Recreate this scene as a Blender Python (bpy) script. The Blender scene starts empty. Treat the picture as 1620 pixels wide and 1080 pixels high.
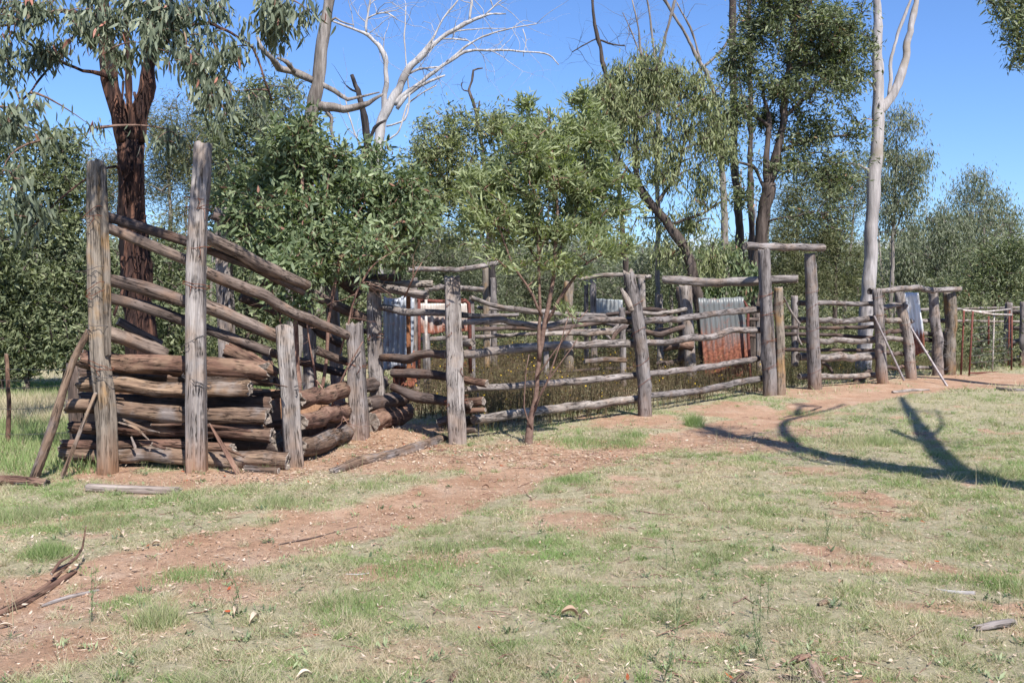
import bpy, math, random
import numpy as np
from mathutils import Vector, Matrix

# ------------------------------------------------------------------ camera, world, sun, exposure
S = bpy.context.scene
COL = S.collection
FPX = 1530.0
CAMZ = 1.6
TILT = math.radians(2.245)
cam_d = bpy.data.cameras.new('camera')
cam = bpy.data.objects.new('camera', cam_d)
COL.objects.link(cam)
cam.location = (0, 0, CAMZ)
cam.rotation_euler = (math.pi / 2 - TILT, 0, 0)
cam_d.sensor_width = 36.0
cam_d.lens = 36.0 * FPX / 1620.0
cam_d.clip_start = 0.05
cam_d.clip_end = 3000
S.camera = cam

SUN_EL = math.radians(50)
SUN_AZ = math.atan2(0.42, -0.907)          # clockwise from +Y
SUNV = Vector((math.sin(SUN_AZ) * math.cos(SUN_EL), math.cos(SUN_AZ) * math.cos(SUN_EL), math.sin(SUN_EL)))
W = bpy.data.worlds.new('World')
S.world = W
W.use_nodes = True
wn, wl = W.node_tree.nodes, W.node_tree.links
wn.clear()
wo = wn.new('ShaderNodeOutputWorld')
bg = wn.new('ShaderNodeBackground')
sky = wn.new('ShaderNodeTexSky')
sky.sky_type = 'NISHITA'
sky.sun_disc = False
sky.sun_elevation = SUN_EL
sky.sun_rotation = SUN_AZ
sky.air_density = 1.0
sky.dust_density = 0.35
sky.ozone_density = 3.0
bg.inputs['Strength'].default_value = 0.08
tc = wn.new('ShaderNodeTexCoord')
sep = wn.new('ShaderNodeSeparateXYZ')
wl.new(tc.outputs['Generated'], sep.inputs[0])
mp = wn.new('ShaderNodeMapping')
mp.inputs['Scale'].default_value = (1, 1, 2.6)
wl.new(tc.outputs['Generated'], mp.inputs[0])
cn = wn.new('ShaderNodeTexNoise')
cn.inputs['Scale'].default_value = 7.0
cn.inputs['Detail'].default_value = 9
cn.inputs['Roughness'].default_value = 0.6
wl.new(mp.outputs[0], cn.inputs['Vector'])
up = wn.new('ShaderNodeMapRange')            # cloud bank only low over the horizon
up.inputs['From Min'].default_value = 0.035
up.inputs['From Max'].default_value = 0.11
up.inputs['To Min'].default_value = 0.3
up.inputs['To Max'].default_value = -0.45
wl.new(sep.outputs['Z'], up.inputs['Value'])
ad = wn.new('ShaderNodeMath'); ad.operation = 'ADD'
wl.new(cn.outputs['Fac'], ad.inputs[0]); wl.new(up.outputs[0], ad.inputs[1])
cr = wn.new('ShaderNodeMapRange'); cr.interpolation_type = 'SMOOTHSTEP'
cr.inputs['From Min'].default_value = 0.50
cr.inputs['From Max'].default_value = 0.62
wl.new(ad.outputs[0], cr.inputs['Value'])
tint = wn.new('ShaderNodeMixRGB'); tint.blend_type = 'MULTIPLY'; tint.inputs['Fac'].default_value = 1
tint.inputs['Color2'].default_value = (0.74, 0.95, 1.3, 1)
wl.new(sky.outputs[0], tint.inputs['Color1'])
cm = wn.new('ShaderNodeMixRGB')
cm.inputs['Color2'].default_value = (5.6, 6.1, 6.8, 1)
wl.new(cr.outputs[0], cm.inputs['Fac'])
wl.new(tint.outputs[0], cm.inputs['Color1'])
wl.new(cm.outputs[0], bg.inputs['Color'])
wl.new(bg.outputs[0], wo.inputs[0])

sd = bpy.data.lights.new('sun', 'SUN')
sd.energy = 4.8
sd.angle = math.radians(0.53)
sd.color = (1.0, 0.95, 0.88)
sun = bpy.data.objects.new('sun', sd)
COL.objects.link(sun)
sun.rotation_euler = SUNV.to_track_quat('Z', 'Y').to_euler()

S.view_settings.view_transform = 'Standard'
S.view_settings.look = 'None'
S.view_settings.gamma = 1
S.view_settings.use_curve_mapping = False
S.view_settings.exposure = 0.9
S.render.engine = 'CYCLES'
S.cycles.max_bounces = 6
S.cycles.diffuse_bounces = 3
S.cycles.transmission_bounces = 3
S.cycles.transparent_max_bounces = 8

# ------------------------------------------------------------------ helpers
RS = np.random.RandomState
ct, st = math.cos(TILT), math.sin(TILT)


def P(px, py, Y):
    """world point seen at photo pixel px, py when it stands Y metres away"""
    x = (px - 810) / FPX
    y = -(py - 540) / FPX
    d = np.array([x, ct + y * st, -st + y * ct])
    d = d * (Y / d[1])
    return np.array([d[0], Y, CAMZ + d[2]])


def G(px, py, z=0.0):
    x = (px - 810) / FPX
    y = -(py - 540) / FPX
    d = np.array([x, ct + y * st, -st + y * ct])
    d = d * ((z - CAMZ) / d[2])
    return np.array([d[0], d[1], z])


def _h(ix, iy, iz, seed):
    h = (ix * 374761393 + iy * 668265263 + iz * 2147483647 + seed * 974634777) & 0xffffffff
    h = ((h ^ (h >> 13)) * 1274126177) & 0xffffffff
    h = (h ^ (h >> 16)) * 2654435761 & 0xffffffff
    return ((h >> 8) & 0xffff) / 65535.0


def vn(x, y, z=0.0, seed=0):
    x, y, z = np.broadcast_arrays(np.asarray(x, float), np.asarray(y, float), np.asarray(z, float))
    ix, iy, iz = np.floor(x).astype(np.int64), np.floor(y).astype(np.int64), np.floor(z).astype(np.int64)
    fx, fy, fz = x - ix, y - iy, z - iz
    fx, fy, fz = [f * f * (3 - 2 * f) for f in (fx, fy, fz)]
    r = 0
    for a in (0, 1):
        for b in (0, 1):
            for c in (0, 1):
                w = (fx if a else 1 - fx) * (fy if b else 1 - fy) * (fz if c else 1 - fz)
                r = r + w * _h(ix + a, iy + b, iz + c, seed)
    return r


def fbm(x, y, z=0.0, seed=0, o=4):
    r, a, t = 0, 1.0, 0
    for i in range(o):
        r = r + a * vn(np.asarray(x) * 2 ** i, np.asarray(y) * 2 ** i, np.asarray(z) * 2 ** i, seed + i * 7)
        t += a
        a *= 0.5
    return r / t


def sst(a, b, x):
    t = np.clip((x - a) / (b - a), 0, 1)
    return t * t * (3 - 2 * t)


def make_mesh(name, V, loops, totals, mats=(), midx=None, attrs=None, smooth=False):
    me = bpy.data.meshes.new(name)
    V = np.asarray(V, np.float32)
    loops = np.asarray(loops, np.int32).ravel()
    totals = np.asarray(totals, np.int32).ravel()
    me.vertices.add(len(V)); me.vertices.foreach_set('co', V.ravel())
    me.loops.add(len(loops)); me.loops.foreach_set('vertex_index', loops)
    me.polygons.add(len(totals))
    starts = np.concatenate([[0], np.cumsum(totals)[:-1]]).astype(np.int32)
    me.polygons.foreach_set('loop_start', starts)
    me.polygons.foreach_set('loop_total', totals)
    for m in mats:
        me.materials.append(m)
    if midx is not None:
        me.polygons.foreach_set('material_index', np.asarray(midx, np.int32))
    if smooth is not False:
        arr = np.ones(len(totals), bool) if smooth is True else np.asarray(smooth, bool)
        me.polygons.foreach_set('use_smooth', arr)
    me.update(calc_edges=True)
    if attrs:
        for k, v in attrs.items():
            a = me.attributes.new(k, 'FLOAT', 'POINT')
            a.data.foreach_set('value', np.asarray(v, np.float32).ravel())
    return me


def link(name, me, root=None, loc=None, mat=None):
    o = bpy.data.objects.new(name, me)
    COL.objects.link(o)
    if mat is not None:
        o.matrix_world = mat
    elif loc is not None:
        o.location = loc
    if root is not None:
        rl = Vector(root.location)
        o.parent = root
        o.location = Vector(o.location) - rl
    return o


def tag(o, label=None, cat=None, group=None, kind=None):
    if label: o['label'] = label
    if cat: o['category'] = cat
    if group: o['group'] = group
    if kind: o['kind'] = kind
    return o


def thing(name, label, cat, loc, group=None):
    o = bpy.data.objects.new(name, None)
    COL.objects.link(o)
    o.location = Vector([float(v) for v in loc])
    o.empty_display_size = 0.2
    return tag(o, label, cat, group)


class Geo:
    """collects vertices and faces for one mesh"""
    def __init__(s):
        s.V, s.L, s.T, s.A, s.n, s.M = [], [], [], [], 0, []

    def add(s, V, faces, k, att=None, mi=0):
        V = np.asarray(V, float).reshape(-1, 3)
        f = np.asarray(faces, np.int64).reshape(-1, k) + s.n
        s.V.append(V); s.L.append(f.ravel()); s.T.append(np.full(len(f), k)); s.M.append(np.full(len(f), mi))
        s.A.append(np.zeros(len(V)) if att is None else np.broadcast_to(att, (len(V),)).ravel())
        s.n += len(V)

    def faces(s, faces, k, base, mi=0):
        f = np.asarray(faces, np.int64).reshape(-1, k) + base
        s.L.append(f.ravel()); s.T.append(np.full(len(f), k)); s.M.append(np.full(len(f), mi))

    def mesh(s, name, mats, smooth=False, origin=None):
        V = np.concatenate(s.V)
        if origin is not None:
            V = V - np.asarray(origin)
        return make_mesh(name, V, np.concatenate(s.L), np.concatenate(s.T), mats, np.concatenate(s.M),
                         {'tint': np.concatenate(s.A)}, smooth)


# ------------------------------------------------------------------ materials
def newmat(name):
    m = bpy.data.materials.new(name)
    m.use_nodes = True
    nt = m.node_tree
    nt.nodes.clear()
    out = nt.nodes.new('ShaderNodeOutputMaterial')
    return m, nt, out


class N:
    def __init__(s, nt): s.t = nt

    def n(s, typ, ins=None, **kw):
        nd = s.t.nodes.new(typ)
        for k, v in kw.items():
            setattr(nd, k, v)
        for k, v in (ins or {}).items():
            if hasattr(v, 'is_output') or isinstance(v, bpy.types.NodeSocket):
                s.t.links.new(v, nd.inputs[k])
            else:
                nd.inputs[k].default_value = v
        return nd

    def noise(s, vec, scale, detail=4, rough=0.55):
        return s.n('ShaderNodeTexNoise', {'Vector': vec, 'Scale': scale, 'Detail': detail, 'Roughness': rough}).outputs['Fac']

    def ramp(s, fac, stops):
        r = s.n('ShaderNodeValToRGB', {'Fac': fac})
        e = r.color_ramp.elements
        while len(e) < len(stops):
            e.new(0.5)
        for el, (p, c) in zip(e, stops):
            el.position = p
            el.color = (c[0], c[1], c[2], 1) if hasattr(c, '__len__') else (c, c, c, 1)
        return r.outputs['Color']

    def mr(s, v, a, b, c=0.0, d=1.0):
        return s.n('ShaderNodeMapRange', {'Value': v, 'From Min': a, 'From Max': b, 'To Min': c, 'To Max': d}).outputs[0]

    def mix(s, f, a, b, typ='MIX'):
        ca = a if not isinstance(a, tuple) else (a[0], a[1], a[2], 1)
        cb = b if not isinstance(b, tuple) else (b[0], b[1], b[2], 1)
        return s.n('ShaderNodeMixRGB', {'Fac': f, 'Color1': ca, 'Color2': cb}, blend_type=typ).outputs[0]

    def math(s, op, a, b=0.0):
        return s.n('ShaderNodeMath', {0: a, 1: b}, operation=op).outputs[0]


def wood_mat(name, pale, mid, dark, patch, patch_amt=0.4, stain=True, crack=0.8):
    m, nt, out = newmat(name)
    q = N(nt)
    tco = q.n('ShaderNodeTexCoord').outputs['Object']
    oi = q.n('ShaderNodeObjectInfo').outputs['Random']
    off = q.n('ShaderNodeVectorMath', {0: (41.0, 17.0, 29.0), 'Scale': oi}, operation='SCALE').outputs[0]
    v = q.n('ShaderNodeVectorMath', {0: tco, 1: off}, operation='ADD').outputs[0]
    grain_v = q.n('ShaderNodeMapping', {'Vector': v, 'Scale': (1, 1, 0.045)}).outputs[0]
    streak_v = q.n('ShaderNodeMapping', {'Vector': v, 'Scale': (1, 1, 0.16)}).outputs[0]
    g1 = q.noise(grain_v, 110, 5, 0.65)
    g2 = q.noise(grain_v, 32, 4, 0.6)
    s1 = q.noise(streak_v, 11, 4, 0.6)
    pt = q.noise(v, 3.2, 3, 0.6)
    base = q.ramp(s1, [(0.28, dark), (0.5, mid), (0.72, pale)])
    fine = q.ramp(g1, [(0.28, 0.42), (0.5, 0.86), (0.75, 1.18)])
    c = q.mix(0.85, base, fine, 'MULTIPLY')
    pf = q.math('MULTIPLY', q.mr(pt, 0.5, 0.66), patch_amt)
    c = q.mix(pf, c, q.mix(0.7, patch, fine, 'MULTIPLY'))
    # drying cracks along the grain
    cr_ = q.math('ABSOLUTE', q.math('SUBTRACT', g2, 0.5))
    crk = q.mr(cr_, 0.0, 0.034, 1.0, 0.0)
    crk = q.math('MULTIPLY', crk, q.mr(q.noise(v, 6, 2), 0.42, 0.58))
    c = q.mix(q.math('MULTIPLY', crk, crack), c, (0.018, 0.014, 0.012))
    if stain:
        wp = q.n('ShaderNodeNewGeometry').outputs['Position']
        wz = q.n('ShaderNodeSeparateXYZ', {0: wp}).outputs['Z']
        wz = q.math('ADD', wz, q.math('MULTIPLY', q.math('SUBTRACT', q.noise(streak_v, 14, 3), 0.5), 0.5))
        sf = q.math('MULTIPLY', q.mr(wz, 0.0, 0.42, 0.9, 0.0), q.mr(q.math('FRACT', q.math('MULTIPLY', oi, 7.31)), 0, 1, 0.25, 0.95))
        c = q.mix(sf, c, q.mix(0.6, (0.27, 0.15, 0.085), fine, 'MULTIPLY'))
    c = q.mix(1.0, c, q.ramp(oi, [(0.0, (0.70, 0.68, 0.68)), (0.5, (0.92, 0.88, 0.86)), (1.0, (1.08, 1.04, 0.98))]), 'MULTIPLY')
    h = q.math('ADD', q.math('MULTIPLY', g1, 0.35), q.math('MULTIPLY', g2, 0.6))
    h = q.math('SUBTRACT', h, q.math('MULTIPLY', crk, 0.8))
    bmp = q.n('ShaderNodeBump', {'Height': h, 'Strength': 0.9, 'Distance': 0.012}).outputs[0]
    b = q.n('ShaderNodeBsdfPrincipled', {'Base Color': c, 'Roughness': 0.88, 'Normal': bmp})
    b.inputs['Specular IOR Level'].default_value = 0.2
    nt.links.new(b.outputs[0], out.inputs[0])
    return m


def end_mat(name, a, b_):
    m, nt, out = newmat(name)
    q = N(nt)
    tco = q.n('ShaderNodeTexCoord').outputs['Object']
    fl = q.n('ShaderNodeMapping', {'Vector': tco, 'Scale': (1, 1, 0.0)}).outputs[0]
    w = q.n('ShaderNodeTexWave', {'Vector': fl, 'Scale': 26.0, 'Distortion': 2.5, 'Detail': 3.0, 'Detail Scale': 2.0}, wave_type='RINGS', rings_direction='Z').outputs['Fac']
    n1 = q.noise(tco, 45, 4, 0.7)
    c = q.mix(w, a, b_)
    c = q.mix(0.8, c, q.ramp(n1, [(0.3, 0.35), (0.6, 1.1)]), 'MULTIPLY')
    bmp = q.n('ShaderNodeBump', {'Height': q.math('ADD', w, n1), 'Strength': 0.7, 'Distance': 0.008}).outputs[0]
    b = q.n('ShaderNodeBsdfPrincipled', {'Base Color': c, 'Roughness': 0.9, 'Normal': bmp})
    b.inputs['Specular IOR Level'].default_value = 0.2
    nt.links.new(b.outputs[0], out.inputs[0])
    return m


def leaf_mat(name, c0, c1, c2, trans=0.3, rough=0.42, spec=0.45, extra=None):
    rough, spec = min(.8, rough + .12), spec * .5
    m, nt, out = newmat(name)
    q = N(nt)
    t = q.n('ShaderNodeAttribute', attribute_name='tint').outputs['Fac']
    stops = [(0.0, c0), (0.5, c1), (0.93, c2)]
    if extra:
        stops.append((0.985, extra))
    c = q.ramp(t, stops)
    p = q.n('ShaderNodeNewGeometry').outputs['Position']
    c = q.mix(0.55, c, q.ramp(q.noise(p, 1.3, 3), [(0.3, 0.72), (0.7, 1.25)]), 'MULTIPLY')
    if 'leaf' in name and name != 'dead_leaf':
        c = q.n('ShaderNodeHueSaturation', {'Color': c, 'Hue': .494, 'Saturation': .80, 'Value': 1.17}).outputs[0]
    b = q.n('ShaderNodeBsdfPrincipled', {'Base Color': c, 'Roughness': rough})
    b.inputs['Specular IOR Level'].default_value = spec
    tl = q.n('ShaderNodeBsdfTranslucent', {'Color': q.mix(1.0, c, (1.15, 1.3, 0.55), 'MULTIPLY')})
    mx = q.n('ShaderNodeMixShader', {0: trans, 1: b.outputs[0], 2: tl.outputs[0]})
    nt.links.new(mx.outputs[0], out.inputs[0])
    return m


def bark_mat(name, a, b_, c_, scale=14, stretch=0.12, bump=0.03, patchc=None, patch=(0.5, 0.62)):
    m, nt, out = newmat(name)
    q = N(nt)
    tco = q.n('ShaderNodeTexCoord').outputs['Object']
    sv = q.n('ShaderNodeMapping', {'Vector': tco, 'Scale': (1, 1, stretch)}).outputs[0]
    n1 = q.noise(sv, scale, 6, 0.65)
    n2 = q.noise(sv, scale * 5, 4, 0.6)
    c = q.ramp(n1, [(0.32, a), (0.5, b_), (0.68, c_)])
    c = q.mix(0.7, c, q.ramp(n2, [(0.3, 0.5), (0.65, 1.2)]), 'MULTIPLY')
    if patchc:
        c = q.mix(q.mr(q.noise(tco, 1.7, 3), patch[0], patch[1]), c, patchc)
    h = q.math('ADD', n1, q.math('MULTIPLY', n2, 0.4))
    bmp = q.n('ShaderNodeBump', {'Height': h, 'Strength': 1.0, 'Distance': bump}).outputs[0]
    b = q.n('ShaderNodeBsdfPrincipled', {'Base Color': c, 'Roughness': 0.85, 'Normal': bmp})
    b.inputs['Specular IOR Level'].default_value = 0.2
    nt.links.new(b.outputs[0], out.inputs[0])
    return m


def plain_mat(name, a, b_, scale=20, rough=0.8, metal=0.0, bump=0.004):
    m, nt, out = newmat(name)
    q = N(nt)
    tco = q.n('ShaderNodeTexCoord').outputs['Object']
    n1 = q.noise(tco, scale, 5, 0.65)
    c = q.ramp(n1, [(0.35, a), (0.65, b_)])
    bmp = q.n('ShaderNodeBump', {'Height': n1, 'Strength': 0.6, 'Distance': bump}).outputs[0]
    b = q.n('ShaderNodeBsdfPrincipled', {'Base Color': c, 'Roughness': rough, 'Metallic': metal, 'Normal': bmp})
    b.inputs['Specular IOR Level'].default_value = 0.3
    nt.links.new(b.outputs[0], out.inputs[0])
    return m


def iron_mat(name, zinc0, zinc1, lo, hi, edge=0.0):
    """galvanised sheet, rust creeping up from its foot; local z is height in metres"""
    m, nt, out = newmat(name)
    q = N(nt)
    tco = q.n('ShaderNodeTexCoord').outputs['Object']
    z = q.n('ShaderNodeSeparateXYZ', {0: tco}).outputs['Z']
    sv = q.n('ShaderNodeMapping', {'Vector': tco, 'Scale': (1, 1, 0.14)}).outputs[0]
    s = q.noise(sv, 16, 4, 0.6)
    f = q.math('ADD', z, q.math('MULTIPLY', q.math('SUBTRACT', s, 0.5), -1.5 * (hi - lo) - 0.4))
    rf = q.mr(f, lo, hi, 1.0, 0.0)
    blot = q.mr(q.noise(tco, 7, 5, 0.65), 0.56, 0.66)
    rf = q.math('MAXIMUM', rf, q.math('MULTIPLY', blot, edge))
    zc = q.mix(q.noise(sv, 9, 4), zinc0, zinc1)
    rc = q.ramp(q.noise(tco, 22, 4), [(0.3, (0.07, 0.022, 0.013)), (0.5, (0.17, 0.055, 0.03)), (0.72, (0.30, 0.12, 0.07))])
    c = q.mix(rf, zc, rc)
    rgh = q.mr(rf, 0, 1, 0.42, 0.9)
    b = q.n('ShaderNodeBsdfPrincipled', {'Base Color': c, 'Roughness': rgh, 'Metallic': q.mr(rf, 0, 1, 0.12, 0.0)})
    nt.links.new(b.outputs[0], out.inputs[0])
    return m


M_POST = wood_mat('weathered_post', (0.40, 0.378, 0.37), (0.27, 0.248, 0.24), (0.105, 0.09, 0.085), (0.30, 0.215, 0.15), 0.45, True, 1.0)
M_POSTB = wood_mat('lichen_post', (0.38, 0.34, 0.285), (0.27, 0.235, 0.195), (0.15, 0.125, 0.10), (0.36, 0.22, 0.09), 0.75)
M_RAIL = wood_mat('weathered_rail', (0.41, 0.38, 0.365), (0.26, 0.235, 0.222), (0.095, 0.08, 0.074), (0.24, 0.175, 0.135), 0.6, False, 1.0)
M_DARK = wood_mat('dark_weathered_rail', (0.20, 0.165, 0.15), (0.12, 0.092, 0.082), (0.05, 0.038, 0.034), (0.20, 0.12, 0.08), 0.5, False)
M_RAILB = wood_mat('brown_grey_rail', (0.31, 0.255, 0.225), (0.19, 0.15, 0.13), (0.07, 0.052, 0.045), (0.27, 0.18, 0.13), 0.7, False, 1.0)
M_LOG = wood_mat('ochre_log', (0.38, 0.28, 0.195), (0.205, 0.142, 0.102), (0.055, 0.036, 0.028), (0.24, 0.215, 0.205), 0.95, False, 1.0)
M_LOGR = wood_mat('rotten_log', (0.30, 0.20, 0.15), (0.17, 0.10, 0.075), (0.055, 0.034, 0.028), (0.28, 0.20, 0.14), 0.6, False, 1.0)
M_END = end_mat('pale_end_grain', (0.34, 0.29, 0.25), (0.20, 0.16, 0.13))
M_ENDD = end_mat('dark_end_grain', (0.13, 0.11, 0.10), (0.055, 0.045, 0.04))
M_WIRE = plain_mat('rusty_wire', (0.10, 0.035, 0.02), (0.20, 0.075, 0.04), 60, 0.85)
M_WIREG = plain_mat('old_wire', (0.05, 0.045, 0.045), (0.16, 0.15, 0.15), 60, 0.6, 0.4)
M_PIPE = plain_mat('rusty_pipe', (0.08, 0.026, 0.02), (0.17, 0.055, 0.04), 30, 0.8)
M_PIPEW = plain_mat('white_pipe', (0.22, 0.16, 0.13), (0.55, 0.51, 0.47), 9, 0.7)
M_STEEL = plain_mat('steel_pole', (0.20, 0.16, 0.15), (0.34, 0.31, 0.31), 14, 0.55, 0.3)

# ------------------------------------------------------------------ ground
TRACK = np.array([G(-260, 1060)[:2], G(-20, 960)[:2], G(230, 897)[:2], G(430, 850)[:2], G(640, 806)[:2], G(790, 752)[:2], G(930, 716)[:2],
                  G(1090, 694)[:2], G(1210, 660)[:2], G(1290, 640)[:2], G(1420, 618)[:2], G(1530, 606)[:2], G(1640, 604)[:2], G(1900, 604)[:2]])


def seg_dist(x, y, pl):
    d = np.full(np.shape(x), 1e9)
    for a, b in zip(pl[:-1], pl[1:]):
        ab = b - a
        t = np.clip(((x - a[0]) * ab[0] + (y - a[1]) * ab[1]) / (ab @ ab), 0, 1)
        d = np.minimum(d, np.hypot(x - a[0] - t * ab[0], y - a[1] - t * ab[1]))
    return d


# bare red soil: (pixel x, pixel y, radius m, strength)
BARE = [(180, 742, .55, 1), (300, 756, .7, 1), (400, 752, .65, 1), (500, 728, .8, 1), (600, 722, .9, 1), (680, 730, .8, .9), (760, 730, .8, .8),
        (840, 712, .8, .7), (1010, 668, .8, .7), (560, 690, 1.0, 1), (640, 680, .9, .9), (1200, 650, 1.3, .75), (1250, 680, 1.0, .5),
        (600, 910, .22, .9), (690, 885, .25, .8), (900, 822, .45, .75), (1330, 745, .6, .4), (1150, 700, .9, .6), (30, 1030, .35, .8), (330, 935, .35, .8),
        (1130, 815, .35, .3), (1000, 760, .5, .45), (620, 1040, .3, .5), (1480, 1000, .25, .25), (1380, 890, .3, .2), (960, 905, .35, .3), (1080, 735, .7, .35),
        (1560, 600, 1.2, .9), (1500, 604, 1.4, .9), (1620, 598, 1.6, .9), (1380, 612, 1.2, .7), (250, 760, .5, .9), (860, 960, .3, .3), (740, 980, .3, .35),
        (1280, 620, 1.2, .6), (440, 935, .3, .4), (200, 990, .35, .5)]
BARE = [(G(a, b)[0], G(a, b)[1], r, s) for a, b, r, s in BARE]


def bare(x, y):
    n = fbm(x * 1.7, y * 1.7, 0, 3, 4) - 0.5
    n2 = fbm(x * 5, y * 5, 0, 9, 3) - 0.5
    d = seg_dist(x, y, TRACK) + n * 0.35 + n2 * 0.2
    wid = np.clip(0.40 - 0.008 * np.abs(y - 6), 0.28, 0.6)
    v = 1 - sst(wid * 0.75, wid * 1.7, d)
    for bx, by, r, s in BARE:
        dd = np.hypot(x - bx, (y - by) * 1.0) / r + n * 1.3 + n2 * 0.7
        v = np.maximum(v, (s if r > .6 else s * .8) * (1 - sst(0.5, 1.3, dd)))
    pn = fbm(x * 2.0 + 20, y * 2.6, 0, 21, 5)
    v = np.maximum(v, 0.62 * sst(0.59, 0.78, pn))
    v = v * (0.72 + 0.55 * fbm(x * 9, y * 11, 0, 24, 3))
    return np.clip(v, 0, 1)


def HZ(x, y):
    z = 0.05 * (fbm(x * 0.5, y * 0.5, 0, 5, 3) - 0.5) + 0.03 * (fbm(x * 3, y * 3, 0, 6, 3) - 0.5)
    for (px, py, r, h) in ((310, 752, .4, .035), (175, 745, .35, .03), (395, 756, .35, .04), (560, 700, .9, .05), (620, 690, .6, .07)):
        g = G(px, py)
        z = z + h * np.exp(-((x - g[0]) ** 2 + (y - g[1] - .1) ** 2) / (r * r) * 2)
    z = z - 0.035 * (1 - sst(0.2, 0.7, seg_dist(x, y, TRACK)))
    return z * (1 - sst(60, 120, np.hypot(x, y)))


def axis(lo, hi, step, ext_lo, ext_hi):
    a = [hi]
    s = step
    while a[-1] < ext_hi:
        s *= 1.22
        a.append(a[-1] + s)
    b = [lo]
    s = step
    while b[-1] > ext_lo:
        s *= 1.22
        b.append(b[-1] - s)
    return np.array(b[::-1][:-1] + list(np.arange(lo, hi, step)) + a)


gx = axis(-7.5, 10.5, 0.05, -900, 900)
gy = axis(3.2, 17, 0.05, -200, 1500)
GX, GY = np.meshgrid(gx, gy)
GZ = HZ(GX, GY) + 0.020 * (fbm(GX * 9, GY * 9, 0, 31, 3) - 0.5) * (1 - sst(15, 30, np.hypot(GX, GY)))
bar = bare(GX, GY)
ny, nx = GX.shape
idx = np.arange(ny * nx).reshape(ny, nx)
q4 = np.stack([idx[:-1, :-1], idx[:-1, 1:], idx[1:, 1:], idx[1:, :-1]], -1).reshape(-1, 4)
m, nt, out = newmat('paddock_ground')
q = N(nt)
p = q.n('ShaderNodeNewGeometry').outputs['Position']
ba = q.n('ShaderNodeAttribute', attribute_name='bare').outputs['Fac']
n1 = q.noise(p, 2.2, 6, 0.6)
n2 = q.noise(p, 16, 6, 0.65)
n3 = q.noise(p, 90, 4, 0.7)
n4 = q.noise(p, 320, 3, 0.7)
soil = q.ramp(n1, [(0.3, (0.32, 0.19, 0.12)), (0.55, (0.40, 0.26, 0.175)), (0.75, (0.455, 0.335, 0.25))])
soil = q.mix(0.75, soil, q.ramp(n2, [(0.3, 0.72), (0.7, 1.22)]), 'MULTIPLY')
thatch = q.ramp(n2, [(0.25, (0.21, 0.19, 0.11)), (0.5, (0.33, 0.295, 0.19)), (0.75, (0.45, 0.39, 0.28))])
f = q.math('ADD', ba, q.math('MULTIPLY', q.math('SUBTRACT', n3, 0.5), 0.9))
f = q.mr(f, 0.2, 0.62)
c = q.mix(f, thatch, soil)
c = q.mix(0.7, c, q.ramp(n3, [(0.25, 0.62), (0.7, 1.25)]), 'MULTIPLY')
c = q.mix(0.6, c, q.ramp(n4, [(0.3, 0.6), (0.7, 1.3)]), 'MULTIPLY')
hh = q.math('ADD', q.math('MULTIPLY', n3, 0.7), q.math('MULTIPLY', n4, 0.35))
hh = q.math('ADD', hh, n2)
bmp = q.n('ShaderNodeBump', {'Height': hh, 'Strength': 0.9, 'Distance': 0.02}).outputs[0]
b = q.n('ShaderNodeBsdfPrincipled', {'Base Color': c, 'Roughness': 0.95, 'Normal': bmp})
b.inputs['Specular IOR Level'].default_value = 0.1
nt.links.new(b.outputs[0], out.inputs[0])
me = make_mesh('ground', np.stack([GX, GY, GZ], -1).reshape(-1, 3), q4, np.full(len(q4), 4), [m], None, {'bare': bar}, True)
tag(link('ground', me), kind='structure')

# ------------------------------------------------------------------ timber
_seed = [100]


def crom(t, ts, vs):
    """smooth interpolation through control values"""
    vs = np.asarray(vs, float)
    ts = np.asarray(ts, float)
    if len(ts) < 3:
        return np.stack([np.interp(t, ts, vs[:, k]) for k in range(vs.shape[1])], -1)
    m_ = np.gradient(vs, ts, axis=0)
    i = np.clip(np.searchsorted(ts, t) - 1, 0, len(ts) - 2)
    h = (ts[i + 1] - ts[i])
    u = ((t - ts[i]) / h)[:, None]
    h = h[:, None]
    return ((2 * u ** 3 - 3 * u ** 2 + 1) * vs[i] + (u ** 3 - 2 * u ** 2 + u) * h * m_[i]
            + (-2 * u ** 3 + 3 * u ** 2) * vs[i + 1] + (u ** 3 - u ** 2) * h * m_[i + 1])


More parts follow.
